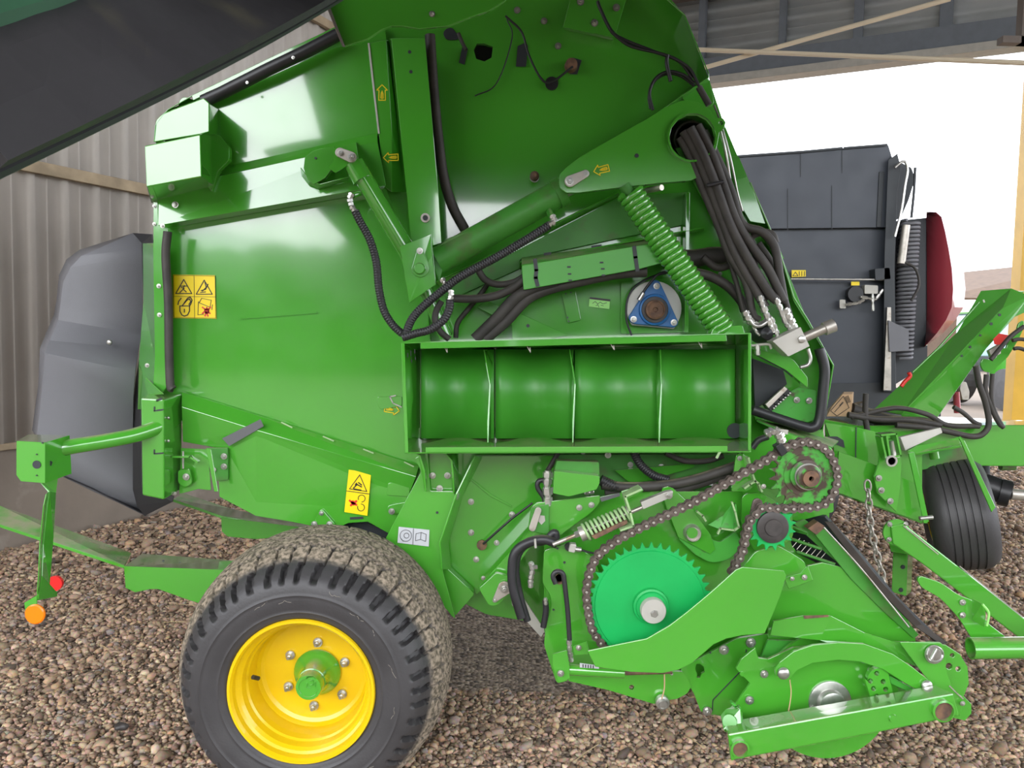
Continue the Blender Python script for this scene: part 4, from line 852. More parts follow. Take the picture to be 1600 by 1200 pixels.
# covers right of the storage box
fac('front_cover', [(1182, 657, 2.9), (1200, 655, 3.1), (1310, 690, 3.1), (1300, 700, 2.85), (1215, 672, 2.85)], [(0, 1, 2, 3, 4)], GD, B, t=.008)
plate('sprocket_backing', [(1180, 690), (1215, 672), (1300, 700), (1303, 800), (1245, 815), (1180, 790), (1150, 760), (1152, 715)], 2.80, .012, G, B, r=4)
plate('chain_bracket', [(1150, 711, 4), (1158, 708, 4), (1172, 716), (1180, 758), (1168, 768), (1143, 768)], 2.72, .012, G, B, r=3)
bolt(1156, 716, 2.715, 4, B)
strokes('bent_tab', [[(1170, 716), (1176, 740), (1180, 752)], [(1164, 763), (1172, 757), (1181, 752), (1186, 756), (1191, 768)]], 2.66, 3, SPRG, B, t=.03)
bolts([(1193, 760, 4)], 2.65, B)
# tensioner arm
ar = plate('tensioner_arm', [(1034, 768, 0), (1036, 762, 0), (1044, 760, 0), (1052, 763, 0), (1075, 785, 0), (1110, 835, 0), (1118, 858, 0), (1110, 866, 0), (1060, 840, 0), (1042, 795, 0)], RY-.02, .012, G, B, r=3)
bolt(1045, 774, RY-.03, 6, ar)
lathe('pivot_boss', 1081, 832, RY-.02, [(14, 0), (13, -.02), (11, -.03), (9, -.03), (9, -.024)], STEELM, ar)
lathe('pivot_core', 1081, 832, RY-.045, [(9, 0), (8.5, -.008)], G, ar)
plate('tensioner_cam', [(1060, 842, 5), (1092, 822, 8), (1105, 840), (1125, 848), (1150, 830), (1160, 850), (1140, 875, 10), (1110, 880, 10), (1085, 866)], RY-.01, .012, GW, B, r=6)
fac('cam_bracket', [(1106, 820, 2.72), (1130, 805, 2.72), (1146, 785, 2.72), (1149, 787, 2.66), (1153, 826, 2.66), (1146, 830, 2.70), (1125, 827, 2.70)], [(0, 1, 2, 5, 6), (2, 3, 4, 5)], GW, B, t=.005)
strokes('bent_wire_tab', [[(1144, 785), (1149, 800), (1155, 824), (1148, 829), (1126, 826), (1122, 834)]], 2.64, 2.6, SPRG, B, t=.01)
strokes('bent_tab', [[(1090, 800), (1098, 806), (1103, 814)]], 2.72, 3, SPRG, B, t=.02)
pill('idler_arm_tip', (1184, 787), (1180, 800), 8, 7, 2.62, .01, CHAIN, B)
plate('idler_arm', [(1160, 772, 9), (1190, 770, 9), (1238, 800, 9), (1240, 840, 9), (1200, 870), (1180, 862), (1158, 820, 8)], RY-.04, .012, G, B, r=6)
# clevis + spring
sg = spring('compression_spring', (914, 832, 2.66), (984, 802, 2.66), 13, 2.4, 11, SPRG, B)
rod('spring_rod', (864, 851, 2.66), (1005, 792, 2.66), 3.4, STEELM, B)
rod('adjuster_nut', (898, 836, 2.66), (906, 833, 2.66), 5.5, STEEL, B, seg=6)
rod('spring_cup', (906, 835, 2.66), (916, 831, 2.66), 12, STEELM, B)
rod('spring_cup', (978, 804, 2.66), (985, 801, 2.66), 12.5, STEELM, B)
plate('clevis_block', [(1001, 785), (1040, 769), (1052, 767), (1050, 777), (1005, 796)], 2.64, .03, WHITEM, B, label='pale steel clevis', r=2)
bolt(1045, 774, 2.635, 5, B)
strokes('spring_bracket', [[(1002, 765), (977, 776), (985, 800), (990, 822), (970, 829)]], 2.60, 3.2, SPRG, B, t=.07)
plate('spring_shelf', [(924, 838), (980, 812), (981, 818), (930, 843)], 2.62, .08, RUST, B, r=2)
plate('bracket_ear', [(970, 768), (1000, 759), (1006, 767), (985, 778), (977, 782)], 2.66, .01, G, B, r=3)
strokes('tape_mark', [('f', [(937, 778), (968, 770), (969, 775), (940, 784)])], RY-.035, 1, DECK, B)
sn = plate('speed_sensor', [(891, 850), (901, 851), (898, 864), (888, 862)], 2.68, .03, WHITEM, B)
lathe('sensor_back', 888, 853, 2.72, [(6, 0), (6, -.02)], BLK, sn, seg=16)
rod('sensor_tip', (899, 858, 2.69), (908, 859, 2.69), 4, STEEL, sn)
tube('sensor_wire', [(906, 859), (925, 864), (945, 868)], 1.6, BLK, B, Yd=2.69)
# S-shaped chain guard
cg = plate('chain_guard', [(918, 1017, 0), (960, 1008, 0), (1010, 998, 0), (1045, 978, 0), (1075, 955, 0), (1105, 930, 0), (1130, 908, 0), (1150, 890, 0), (1160, 886, 0), (1225, 892, 0), (1229, 900, 0), (1218, 935, 0), (1195, 990, 0), (1160, 993, 0), (1135, 998, 0), (1115, 1007, 0), (1098, 1022, 0), (1080, 1037, 0), (1060, 1047, 0), (1035, 1052, 0), (985, 1050, 0), (930, 1042, 0)], 2.50, .006, G, B, r=0, bev=.002)
fac('guard_tab', [(895, 1010, 2.62), (917, 1002, 2.62), (920, 1022, 2.62), (898, 1024, 2.62), (920, 1017, 2.50)], [(0, 1, 2, 3), (1, 4, 2)], G, B)
bolt(904, 1012, 2.615, 4.5, B)
# ------------------------------------------------------------------ pick-up
lobe = plate('cover_lobe', [(1158, 890), (1180, 862), (1215, 852), (1240, 866, 10), (1258, 878), (1262, 905), (1250, 915), (1230, 900)], 2.66, .012, G, B, r=6)
fac('lobe_clip', [(1225, 903, 2.60), (1250, 896, 2.60), (1262, 884, 2.60), (1270, 906, 2.60), (1255, 912, 2.60), (1232, 920, 2.60)], [(0, 1, 4, 5), (1, 2, 3, 4)], G, B, t=.005)
bolts([(1238, 904, 3.5), (1257, 902, 4.5)], 2.59, B)
DD = 2.72
plate('pickup_side_disc', [(1228, 905, 0), (1262, 884, 0), (1285, 879, 0), (1310, 885, 0), (1340, 897, 0), (1368, 914, 0), (1392, 934, 0), (1412, 955, 0), (1424, 978, 0), (1432, 1004, 0), (1420, 1030, 0), (1200, 1020, 0), (1200, 975, 0)], DD, .012, G, B, r=0)
fac('pickup_band', [(1208, 970, 2.60), (1255, 962, 2.60), (1298, 962, 2.60), (1350, 988, 2.62), (1395, 1002, 2.62), (1470, 1004, 2.60), (1476, 1022, 2.60), (1475, 1060, 2.60), (1405, 1030, 2.62), (1340, 1004, 2.62), (1292, 1004, 2.60), (1280, 1000, 2.60), (1203, 992, 2.60)],
    [(0, 1, 2, 11, 12), (2, 3, 9, 10, 11), (3, 4, 8, 9), (4, 5, 6, 7, 8)], G, B, t=.008)
strokes('bare_edge', [('f', [(1255, 962), (1294, 961), (1295, 964), (1257, 967)])], 2.59, 1, RUST, B)
plate('inner_recess', [(1200, 1000), (1290, 1003), (1340, 1006), (1220, 1060), (1180, 1050)], 2.70, .01, GW, B)
cam_ = plate('cam_disc', [(1150, 1045, 0), (1158, 1030, 0), (1170, 1020, 0), (1180, 1012, 0), (1185, 1028, 0), (1200, 1030, 0), (1240, 1012, 0), (1290, 1008, 0), (1340, 1016, 0), (1385, 1040, 0), (1410, 1065, 0), (1425, 1090, 0), (1400, 1120, 0), (1200, 1145, 0), (1140, 1130, 0), (1135, 1115, 0), (1150, 1100, 0), (1172, 1068, 0)], 2.62, .012, G, B, r=0)
lathe('reel_disc', 1293, 1087, 2.66, [(104, 0), (104, .012)], G, B, seg=72)
bolts([(1194, 1053, 6.5), (1171, 1094, 7)], 2.615, cam_)
dots('drilled_hole', [(1160, 1053, 4)], 2.617, G)
hb = lathe('bearing_hub', 1296, 1096, 2.62, [(34, 0), (34, -.006), (31, -.008), (22, -.010), (20, -.03), (14, -.034)], STEEL, B, label='bright steel bearing hub')
bolts([(1314, 1089, 5.5), (1270, 1108, 5.5)], 2.61, hb)
bh = plate('height_plate', arc(1374, 1062, 18, 170, 320, 10)+[(1391, 1065, 0), (1398, 1092, 3), (1362, 1096, 3), (1351, 1060, 0)], 2.56, .02, G, B, r=0,
           holes=[(1370, 1052, 4), (1360, 1064, 4), (1380, 1065, 4), (1365, 1076, 4), (1384, 1077, 4), (1370, 1088, 4), (1388, 1088, 3.5)])
plate('height_plate_back', [(1382, 1055), (1398, 1060), (1408, 1090), (1380, 1100)], 2.60, .01, G, B)
fac('cam_wedge', [(1388, 1055, 2.58), (1436, 1080, 2.58), (1428, 1085, 2.58), (1392, 1068, 2.58)], [(0, 1, 2, 3)], GW, B)
arch = plate('arch_bracket', [(1212, 1055, 0), (1211, 1045, 0), (1218, 1035, 0), (1240, 1018, 0), (1270, 1008, 0), (1310, 1004, 0), (1350, 1006, 0), (1395, 1022, 0), (1425, 1042, 0), (1450, 1062, 0), (1460, 1078, 0), (1440, 1082, 0), (1415, 1068, 0), (1380, 1046, 0), (1345, 1034, 0), (1310, 1031, 0), (1270, 1036, 0), (1245, 1048, 0), (1235, 1060, 0), (1222, 1062, 0)], 2.55, .010, G, B, r=0)
bolts([(1224, 1052, 10), (1448, 1071, 9)], 2.545, arch, me=RIVET, name='rivet')
tube('straw_twine', [(1234, 1062), (1236, 1085), (1231, 1118)], .9, CARD, B, Yd=2.55)
ep = plate('end_plate', [(1420, 1010, 0), (1455, 1003, 0), (1478, 1008, 0), (1500, 1022, 0), (1512, 1042, 0), (1514, 1068, 0), (1506, 1088, 0), (1518, 1100, 0), (1518, 1115, 0), (1508, 1126, 0), (1490, 1122, 0), (1470, 1080, 0), (1450, 1050, 0)], 2.64, .012, G, B, r=0, holes=[(1488, 1024, 3.5), (1483, 1041, 5), (1497, 1045, 4)])
wing = plate('end_wing', [(1405, 1003), (1472, 1004), (1478, 1030), (1478, 1046), (1490, 1080), (1506, 1090), (1500, 1122), (1486, 1085), (1462, 1078), (1440, 1050)], 2.57, .008, G, B, r=5)
lathe('pin_washer', 1459, 1022, 2.565, [(15, 0), (15, -.006), (9, -.008)], STEEL, wing)
rod('linch_pin', (1455, 1030, 2.54), (1464, 1014, 2.54), 3, STEEL, wing)
bm = bmesh.new(); c = P(1460, 1022, 2.53); tube_bm(bm, [c+Vector((cos(a/16*2*pi)*.027, -.004*sin(a), sin(a/16*2*pi)*.027)) for a in range(17)], .0036, 8); obj('linch_ring', bm, STEEL, wing)
strokes('bare_edge', [[(1484, 1072), (1494, 1082), (1505, 1092)]], 2.56, 2, STEELM, wing)
bolt(1504, 1099, 2.56, 4, wing)
# skid beam (bottom front)
sb = solid('skid_beam', [(1137, 1147), (1490, 1083), (1500, 1119), (1345, 1150), (1150, 1187), (1142, 1190)], 2.42, [(1132, 1128), (1462, 1070), (1474, 1102), (1330, 1136), (1150, 1170), (1140, 1172)], 2.54, G, B, bev=.006, label='green box-section skid beam')
for x, y, r in ((1472, 1109, 15), (1155, 1168, 12)):
    lathe('tube_socket', x, y, 2.42, [(r+3, 0), (r+3, -.012), (r, -.014), (r, .0)], G, sb); lathe('tube_bore', x, y, 2.42, [(r, -.003), (r-2, -.002)], RUST, sb)
lathe('plug', 1395, 1122, 2.42, [(7, 0), (6, -.006)], G, sb, seg=18); lathe('plug', 1461, 1078, 2.50, [(4, -.02), (3, -.03)], RUST, sb, seg=14)
fac('beam_lug', [(1128, 1120, 2.56), (1136, 1110, 2.56), (1152, 1105, 2.56), (1158, 1110, 2.52), (1160, 1135, 2.50), (1132, 1142, 2.50)], [(0, 1, 2, 3, 4, 5)], G, B, t=.02)
rod('lug_bush', (1140, 1128, 2.50), (1152, 1122, 2.60), 11, G, B)
strokes('lug_clip', [[(1144, 1099), (1150, 1104), (1148, 1118), (1158, 1116), (1156, 1106)]], 2.54, 3, GW, B, t=.02)
# pick-up tines and stripper bars; dark sheet stands in for the shaded interior
bk = fac('pickup_shade_sheet', [(1225, 800, 2.95), (1290, 806, 2.85), (1340, 860, 2.8), (1400, 930, 2.75), (1478, 1008, 2.7), (1470, 1012, 2.7), (1390, 935, 2.75), (1240, 860, 2.95)], [(0, 1, 2, 7), (2, 3, 6, 7), (3, 4, 5, 6)], DARKG, B, t=.02)
plate('guard_rail', [(1240, 818), (1258, 812), (1300, 845), (1345, 893), (1362, 915), (1346, 908), (1295, 868)], 2.76, .012, GD, B, r=2)
plate('guard_rail', [(1274, 836), (1290, 824), (1336, 880), (1372, 918), (1436, 992), (1428, 998), (1380, 955), (1330, 905)], 2.71, .012, GD, B, r=2)
plate('guard_end_block', [(1262, 826), (1278, 815), (1290, 823), (1276, 836)], 2.70, .04, RUST, B, r=1)
fac('crop_rail', [(1288, 815, 2.70), (1300, 815, 2.70), (1378, 910, 2.68), (1440, 975, 2.66), (1480, 1004, 2.64), (1468, 1006, 2.64), (1428, 978, 2.66), (1366, 916, 2.68)], [(0, 1, 2, 7), (2, 3, 6, 7), (3, 4, 5, 6)], RAILM, B, t=.01, label='dark worn rail')
tube('rail_edge', [(1287, 824, 2.66), (1340, 882, 2.66), (1388, 940, 2.65), (1420, 980, 2.64)], 1.3, STEELM, B)
for a, b in (((1210, 812), (1262, 832)), ((1230, 840), (1284, 858)), ((1245, 862), (1305, 882)), ((1280, 838), (1300, 845)), ((1295, 858), (1318, 868)), ((1322, 886), (1343, 894)), ((1232, 826), (1262, 834))):
    rod('stripper_bar', (*a, 2.80), (*b, 2.74), 2.6, GD, B)
for i in range(7):
    x = 1238+i*7; y = 850+i*3.4; rod('pickup_tine', (x, y+5, 2.78), (x+12, y-9, 2.78), .5, STEELM, B, seg=6)
# ------------------------------------------------------------------ main wheel
WC = P(471, 1080, 2.40)
def wheel(par, c, ax, prof, R, seg, treadf, rimprof, mname='wheel'):
    pass
wroot = bpy.data.objects.new('wheel', None); place(wroot, WC, B); wroot['label'] = 'yellow-rimmed wheel with worn muddy tyre'
def tyre(par):
    # profile from inner bead (front) over tread to back bead: (radius, offset)
    key = [(.232, .012), (.240, -.004), (.262, -.012), (.30, -.020), (.335, -.018), (.365, -.006), (.388, .020), (.408, .055), (.430, .090), (.444, .13), (.455, .18), (.460, .245), (.458, .31), (.448, .37), (.430, .42), (.40, .455), (.36, .475), (.30, .48), (.24, .47)]
    pr = [Vector((a, b, 0)) for a, b in key]; pr = resample(cr(pr, 8), .0052); n = len(pr); S = 528
    tot = np.array([(p.x, p.y) for p in pr]); V = []; mud = []
    nl = 44
    sn = lambda x: (2/pi)*math.asin(sin(x))
    for k in range(S):
        th = 2*pi*k/S
        for i, (r, h) in enumerate(tot):
            d = 0; md = 0
            # shoulder lugs (front and back)
            for side, hh in ((0, h), (1, .455-h)):
                if r > .352 and hh < .135:
                    ph = (th*nl/(2*pi)+.16*sn(th*nl/4)+hh*2.2) % 1
                    dep = min(1, (r-.352)/.02) if hh < .06 else max(0, min(1, (.135-hh)/.03))
                    wd = .40 if hh < .05 else .14
                    if ph < wd: d = max(d, (.024 if hh < .05 else .014)*dep*min(1, min(ph, wd-ph)/.05))
            # zigzag grooves around the tread
            if .09 < h < .37:
                for g in (.125, .185, .250, .315):
                    z = g+.010*sn(th*88/1.0*1.0)
                    q = abs(h-z)
                    if q < .0042: d = max(d, .0101)
                for g in (.155, .218, .282):
                    ph = (th*88/(2*pi)) % 1
                    if abs(h-g) < .018 and ph < .12: d = max(d, .003)
            md = min(1, max(0, (h-.048)/.022)) if r > .385 else 0
            if d > .004: md *= .12 if h < .06 else (0 if d == .0101 else .3)
            rr = r-d if h > .05 else r-d*.55
            hh = h+(d*.8 if h < .05 else 0)
            if h < .03 and (.318 < r < .322 or .258 < r < .262): hh -= .003
            V.append((rr*cos(th), hh, rr*sin(th))); mud.append(md)
    Fs = [(k*n+i, k*n+i+1, ((k+1) % S)*n+i+1, ((k+1) % S)*n+i) for k in range(S) for i in range(n-1)]
    me = bpy.data.meshes.new('tyre'); me.from_pydata(V, [], Fs); me.materials.append(RUB)
    a = me.attributes.new('mud', 'FLOAT', 'POINT'); a.data.foreach_set('value', mud)
    for p in me.polygons: p.use_smooth = True
    me.update(); me.set_sharp_from_angle(angle=radians(50))
    o = bpy.data.objects.new('tyre', me); place(o, WC, par); o['label'] = 'black rubber tyre with mud-caked tread'; return o
ty = tyre(wroot)
# scuffs on the sidewall
for k in range(12):
    bm = bmesh.new()
    a = radians(random.choice((random.uniform(-60, 40), random.uniform(-110, -60), random.uniform(40, 100)))); r = random.uniform(.29, .35); p = []; sgn = random.choice((-1, 1))
    for j in range(6):
        p.append(WC+Vector((r*cos(a), -.0215+.002*(j % 2)+max(0, r-.33)*.25, -r*sin(a)))); a += sgn*random.uniform(.01, .05); r += random.uniform(-.006, .006)
    tube_bm(bm, cr(p, 3), .0007, 5)
    obj('sidewall_scuff', bm, STEP, ty)
lathe('rim', 471, 1080, 2.40, [(118, .004), (119, -.006), (117, -.012), (113, -.010), (110, .004), (109, .02), (104, .028), (100, .04), (98, .07), (95, .10), (93, .135), (90, .15), (84, .156), (60, .157), (20, .157), (20, .163), (84, .163), (94, .16), (98, .14), (104, .06), (114, .03), (118, .01)], YEL, wroot, seg=96, cap=False, label='bright yellow steel rim') if False else None
bm = bmesh.new(); s = 2.40/F
lathe_bm(bm, WC, [(r*s, h) for r, h in [(118, .010), (119.5, -.004), (118, -.012), (114, -.012), (111, -.002), (110, .018), (106, .024), (102, .034), (100, .06), (97, .066), (95.5, .09), (94.5, .135), (90, .150), (84, .156), (20, .157), (20, .164), (86, .163), (99, .15), (105, .06), (116, .03), (118, .010)]], 96, cap=False)
rim = obj('rim', bm, YEL, wroot, label='bright yellow steel rim')
for x, y in ((497, 1003), (454, 1023), (539, 1034), (451, 1072), (535, 1084), (491, 1102)): bolt(x, y, 2.553, 7.5, wroot, name='wheel_nut').scale.y *= 2
bm = bmesh.new(); c = P(496, 1050, 2.55); s = 2.55/F
lathe_bm(bm, c, [(r*s, h) for r, h in [(37, .004), (37.5, -.004), (36, -.010), (31, -.018), (25, -.03), (22, -.05), (21.5, -.075), (20, -.077), (20, -.082), (21, -.084), (20.5, -.112), (19, -.118), (15, -.118), (14.5, -.115), (1, -.115)]], 48)
hubo = obj('hub', bm, G, wroot, label='green hub with embossed grease cap', sharp=30)
strokes('embossed_mark', [[(477, 1062), (481, 1058), (489, 1057), (493, 1060)], [(479, 1068), (479, 1074), (484, 1076)], [(484, 1064), (489, 1063), (489, 1070), (484, 1071)], [(492, 1066), (492, 1073)]], 2.432, 1.3, G, hubo)
rod('tyre_valve', (404, 1060, 2.46), (395, 1058, 2.44), 3.6, BLK, wroot)
# dark underside above the tyre
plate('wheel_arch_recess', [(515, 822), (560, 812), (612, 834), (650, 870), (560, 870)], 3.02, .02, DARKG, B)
# far wheel on the other side of the machine
bm = bmesh.new(); c2 = Vector((WC.x+.02, 4.25, .46)); lathe_bm(bm, c2, [(.24, .0), (.38, -.01), (.44, .06), (.458, .2), (.44, .36), (.38, .45), (.24, .44)], 64)
fw = obj('far_wheel', bm, RUB, B); 
rod('axle', (505, 1045, 2.70), (560, 960, 3.2), 22, GD, B)
# ------------------------------------------------------------------ left rear
# grey plastic rear guard with folds
gp = [  # rows: left x,y / inner edge x,y
 ((208, 364), (208, 364), (222, 378)), ((125, 390), (127, 400), (222, 388)), ((104, 405), (110, 418), (222, 398)), ((92, 430), (99, 440), (222, 420)), ((88, 470), (94, 478), (222, 490)),
 ((84, 492), (91, 500), (221, 522)), ((70, 525), (78, 532), (216, 545)), ((62, 545), (70, 552), (211, 580)), ((60, 600), (66, 605), (208, 620)), ((50, 672), (58, 680), (207, 700)), ((88, 742), (92, 742), (207, 762))]
YL = [3.30, 3.26, 3.25, 3.25, 3.25, 3.25, 3.19, 3.08, 3.10, 3.13, 3.14]
bm = bmesh.new(); L0 = []; L1 = []; L2 = []
for (a, b, c), y in zip(gp, YL):
    L0.append(bm.verts.new(P(*a, y+.10))); L1.append(bm.verts.new(P(*b, y))); L2.append(bm.verts.new(P(*c, y)))
for i in range(len(gp)-1):
    for X, Z in ((L0, L1), (L1, L2)):
        try: bm.faces.new((X[i], Z[i], Z[i+1], X[i+1]))
        except ValueError: pass
v = bm.verts.new(P(230, 806, 3.2)); v2 = bm.verts.new(P(226, 788, 3.15)); v3 = bm.verts.new(P(150, 770, 3.14)); v4 = bm.verts.new(P(145, 765, 3.14))
bm.faces.new((L1[-1], L2[-1], v2, v3)); bm.faces.new((v3, v2, v))
rg = obj('rear_guard', bm, GREYP, B, label='grey moulded plastic rear guard', sharp=15); sm = rg.modifiers.new('s', 'SOLIDIFY'); sm.thickness = .006
bolt(171, 535, 3.15, 4.6, rg, RIVET, 'rivet')
fac('guard_return', [(208, 364, 3.27), (238, 366, 3.10), (240, 385, 3.10), (222, 392, 3.24), (222, 380, 3.24)], [(0, 1, 2, 3, 4)], BLK, B)
fac('guard_inner_edge', [(222, 380, 3.24), (225, 470, 3.22), (224, 530, 3.2), (213, 590, 3.14), (208, 640, 3.13), (208, 765, 3.13), (214, 790, 3.13), (226, 806, 3.13), (270, 784, 3.05), (272, 775, 3.05), (222, 760, 3.1), (220, 640, 3.1), (226, 540, 3.1), (238, 470, 3.1), (238, 380, 3.1)],
    [(0, 1, 13, 14), (1, 2, 12, 13), (2, 3, 4, 11, 12), (4, 5, 10, 11), (5, 6, 7, 8, 9, 10)], BLK, B)
fac('guard_lower_lip', [(88, 740, 3.13), (145, 765, 3.13), (228, 806, 3.13), (228, 800, 3.2), (145, 755, 3.2), (100, 735, 3.2)], [(0, 1, 4, 5), (1, 2, 3, 4)], BLK, B)
# corner box post
bpst = solid('corner_post', [(220, 622), (256, 624), (256, 781), (222, 774)], 2.80, [(234, 612), (285, 616), (284, 765), (240, 758)], 2.98, G, B, bev=.006, label='green box post carrying the lamp arm')
strokes('slot', [[(241, 636), (241, 642), (255, 640)], [(241, 703), (241, 709), (255, 708)]], 2.798, 2.2, DARKG, bpst)
bolts([(263, 653, 2.6), (263, 689, 2.6)], 2.83, bpst, me=RIVET, name='rivet')
strokes('slot', [[(245, 626), (252, 623)]], 2.80, 3.5, DARKG, bpst)
# lamp arm and bracket
tube('lamp_arm', [(84, 704, 2.62), (110, 698, 2.64), (165, 689, 2.70), (210, 680, 2.76), (250, 667, 2.82)], 12, G, B, seg=20)
lb = fac('lamp_bracket', [(26, 690, 2.50), (70, 692, 2.50), (70, 755, 2.50), (33, 752, 2.50), (26, 742, 2.50), (44, 680, 2.66), (108, 681, 2.66), (111, 740, 2.66), (80, 752, 2.62)],
         [(0, 1, 2, 3, 4), (0, 1, 6, 5), (1, 6, 7, 8, 2)], G, B, t=.006)
lathe('lamp_hole', 57, 726, 2.495, [(6.5, 0), (6.5, .001)], DARKG, lb, seg=24)
dots('screw_hole', [(57, 710, 1.2), (57, 743, 1.2), (66, 692, 1.4)], 2.494, par=lb)
strokes('cutout', [('f', [(73, 706), (76, 718), (82, 722), (80, 728), (72, 726)])], 2.53, 1, DARKG, lb)
lp_ = fac('reflector_arm', [(62, 752, 2.56), (90, 744, 2.60), (86, 770, 2.60), (82, 840, 2.58), (76, 915, 2.56), (88, 925, 2.60), (88, 932, 2.60), (58, 938, 2.50), (64, 900, 2.50), (66, 850, 2.52), (72, 790, 2.54), (76, 768, 2.55)],
          [(0, 1, 2, 11), (11, 2, 3, 10), (10, 3, 4, 9), (9, 4, 8), (4, 5, 6, 7, 8)], G, B, t=.008)
fac('reflector_arm_edge', [(62, 752, 2.56), (76, 768, 2.55), (72, 790, 2.54), (66, 850, 2.52), (64, 900, 2.50), (58, 928, 2.50), (58, 928, 2.47), (60, 900, 2.47), (62, 850, 2.49), (68, 790, 2.51), (72, 772, 2.52)], [(1, 2, 9, 10), (2, 3, 8, 9), (3, 4, 7, 8), (4, 5, 6, 7)], G, B, t=.003)
fac('reflector_plate', [(38, 942, 2.48), (58, 930, 2.48), (58, 948, 2.48), (40, 955, 2.48)], [(0, 1, 2, 3)], G, B, t=.004)
lathe('side_reflector', 56, 959, 2.475, [(16, 0), (16, -.006), (14, -.009), (2, -.009)], ORANGE, B, seg=40, label='round orange reflector')
lathe('rear_reflector', 85, 912, 2.66, [(12, 0), (12, .012)], REDL, B, seg=30, label='red reflector seen from behind its bracket')
# tow rails / bale ramp at the back
fac('bale_ramp', [(-60, 770, 3.1), (0, 792, 3.05), (205, 866, 2.90), (194, 886, 2.75), (0, 822, 2.9), (-60, 802, 2.95)], [(0, 1, 4, 5), (1, 2, 3, 4)], G, B, t=.012, label='long green bale ramp bar nearest the camera')
fac('ramp_end', [(194, 886, 2.75), (222, 867, 2.95), (366, 878, 2.95), (360, 892, 2.75), (330, 948, 2.75), (290, 935, 2.75), (248, 920, 2.75), (236, 920, 2.75), (212, 925, 2.75), (197, 918, 2.75)], [(0, 1, 2, 3), (0, 3, 4, 5, 6, 7, 8, 9)], G, B, t=.01)
dots('drilled_hole', [(255, 877, 2), (281, 880, 2)], 2.86)
fac('bale_ramp', [(270, 782, 3.5), (285, 772, 3.6), (362, 797, 3.6), (480, 822, 3.5), (480, 832, 3.4), (346, 808, 3.4)], [(0, 1, 2, 5), (5, 2, 3, 4)], G, B, t=.012, label='second bale ramp bar further back')
fac('ramp_end', [(346, 808, 3.4), (490, 826, 3.4), (480, 836, 3.4), (400, 842, 3.4), (356, 838, 3.4), (347, 830, 3.4)], [(0, 1, 2, 3, 4, 5)], G, B, t=.01)
# latch details on the gate lower corner
fac('latch_bracket', [(283, 700, 2.93), (325, 702, 2.93), (330, 766, 2.93), (310, 764, 2.93), (280, 772, 2.93)], [(0, 1, 2, 3, 4)], G, B)
plate('latch_tongue', [(278, 735, 4), (296, 732, 4), (300, 755), (290, 762, 6), (278, 755)], 2.90, .01, G, B, r=4)
bolt(291, 745, 2.895, 5.5, B)
rod('latch_rod', (286, 705, 2.88), (286, 732, 2.88), 1.8, STEEL, B)
strokes('latch_clip', [[(270, 714), (296, 714), (308, 722)]], 2.87, 3, G, B, t=.02)
lb2 = plate('lower_bracket', [(322, 700), (356, 700), (356, 750), (338, 752)], 2.93, .012, GD, B, r=2)
bolts([(350, 713, 5), (350, 729, 5), (334, 734, 4)], 2.925, lb2)
fac('lower_bracket_rib', [(322, 700, 2.87), (330, 702, 2.87), (341, 768, 2.87), (335, 768, 2.87), (322, 702, 2.95)], [(0, 1, 2, 3)], G, B, t=.006)
bolt(273, 771, 2.9, 3, B)
# ------------------------------------------------------------------ drawbar, right
tb = solid('drawbar', [(1288, 655), (1340, 665), (1600, 664), (2300, 668), (2300, 740), (1600, 729), (1490, 728), (1290, 700)], 3.35, [(1286, 640), (1340, 645), (1600, 657), (2150, 662), (2150, 712), (1600, 705), (1490, 705), (1290, 690)], 3.75, G, B, bev=.006, label='green box drawbar running to the right')
fac('drawbar_side', [(1288, 660, 3.2), (1340, 668, 3.2), (1385, 678, 3.2), (1440, 700, 3.2), (1440, 818, 3.2), (1395, 802, 3.2), (1302, 770, 3.2), (1302, 700, 3.2)], [tuple(range(8))], G, B, t=.012)
fac('drawbar_web', [(1310, 705, 3.1), (1372, 728, 3.1), (1440, 760, 3.1), (1448, 818, 3.1), (1400, 802, 3.1), (1304, 768, 3.1)], [tuple(range(6))], G, B, t=.01)
strokes('seam_gap', [[(1338, 668), (1337, 718)]], 3.19, 1.6, DARKG, B)
strokes('oval_opening', [('f', [(1293, 682), (1308, 682), (1318, 688), (1320, 700), (1296, 690)])], 3.19, 1, DARKG, B)
fac('white_step', [(1404, 683, 3.15), (1467, 668, 3.2), (1470, 676, 3.2), (1412, 704, 3.15)], [(0, 1, 2, 3)], WHITEM, B, t=.02, label='pale worn step plate')
fac('link_plate', [(1378, 688, 3.05), (1402, 682, 3.05), (1408, 728, 3.05), (1406, 760, 3.05), (1400, 800, 3.05), (1370, 770, 3.05), (1365, 745, 3.05), (1372, 724, 3.05)], [tuple(range(8))], G, B, t=.01)
bolts([(1373, 747, 5), (1377, 766, 5), (1391, 783, 5)], 3.04, B)
cgd = strokes('cable_guide', [[(1378, 680), (1401, 678), (1408, 712), (1385, 716), (1378, 684)], [(1386, 682), (1391, 714)]], 3.0, 3.0, G, B, t=.05)
rod('guide_roller', (1394, 688, 3.05), (1398, 714, 3.05), 8, STEEL, B)
lathe('guide_eye', 1392, 720, 3.0, [(9, 0), (9, -.008), (6, -.008), (6, 0)], STEEL, B, seg=24)
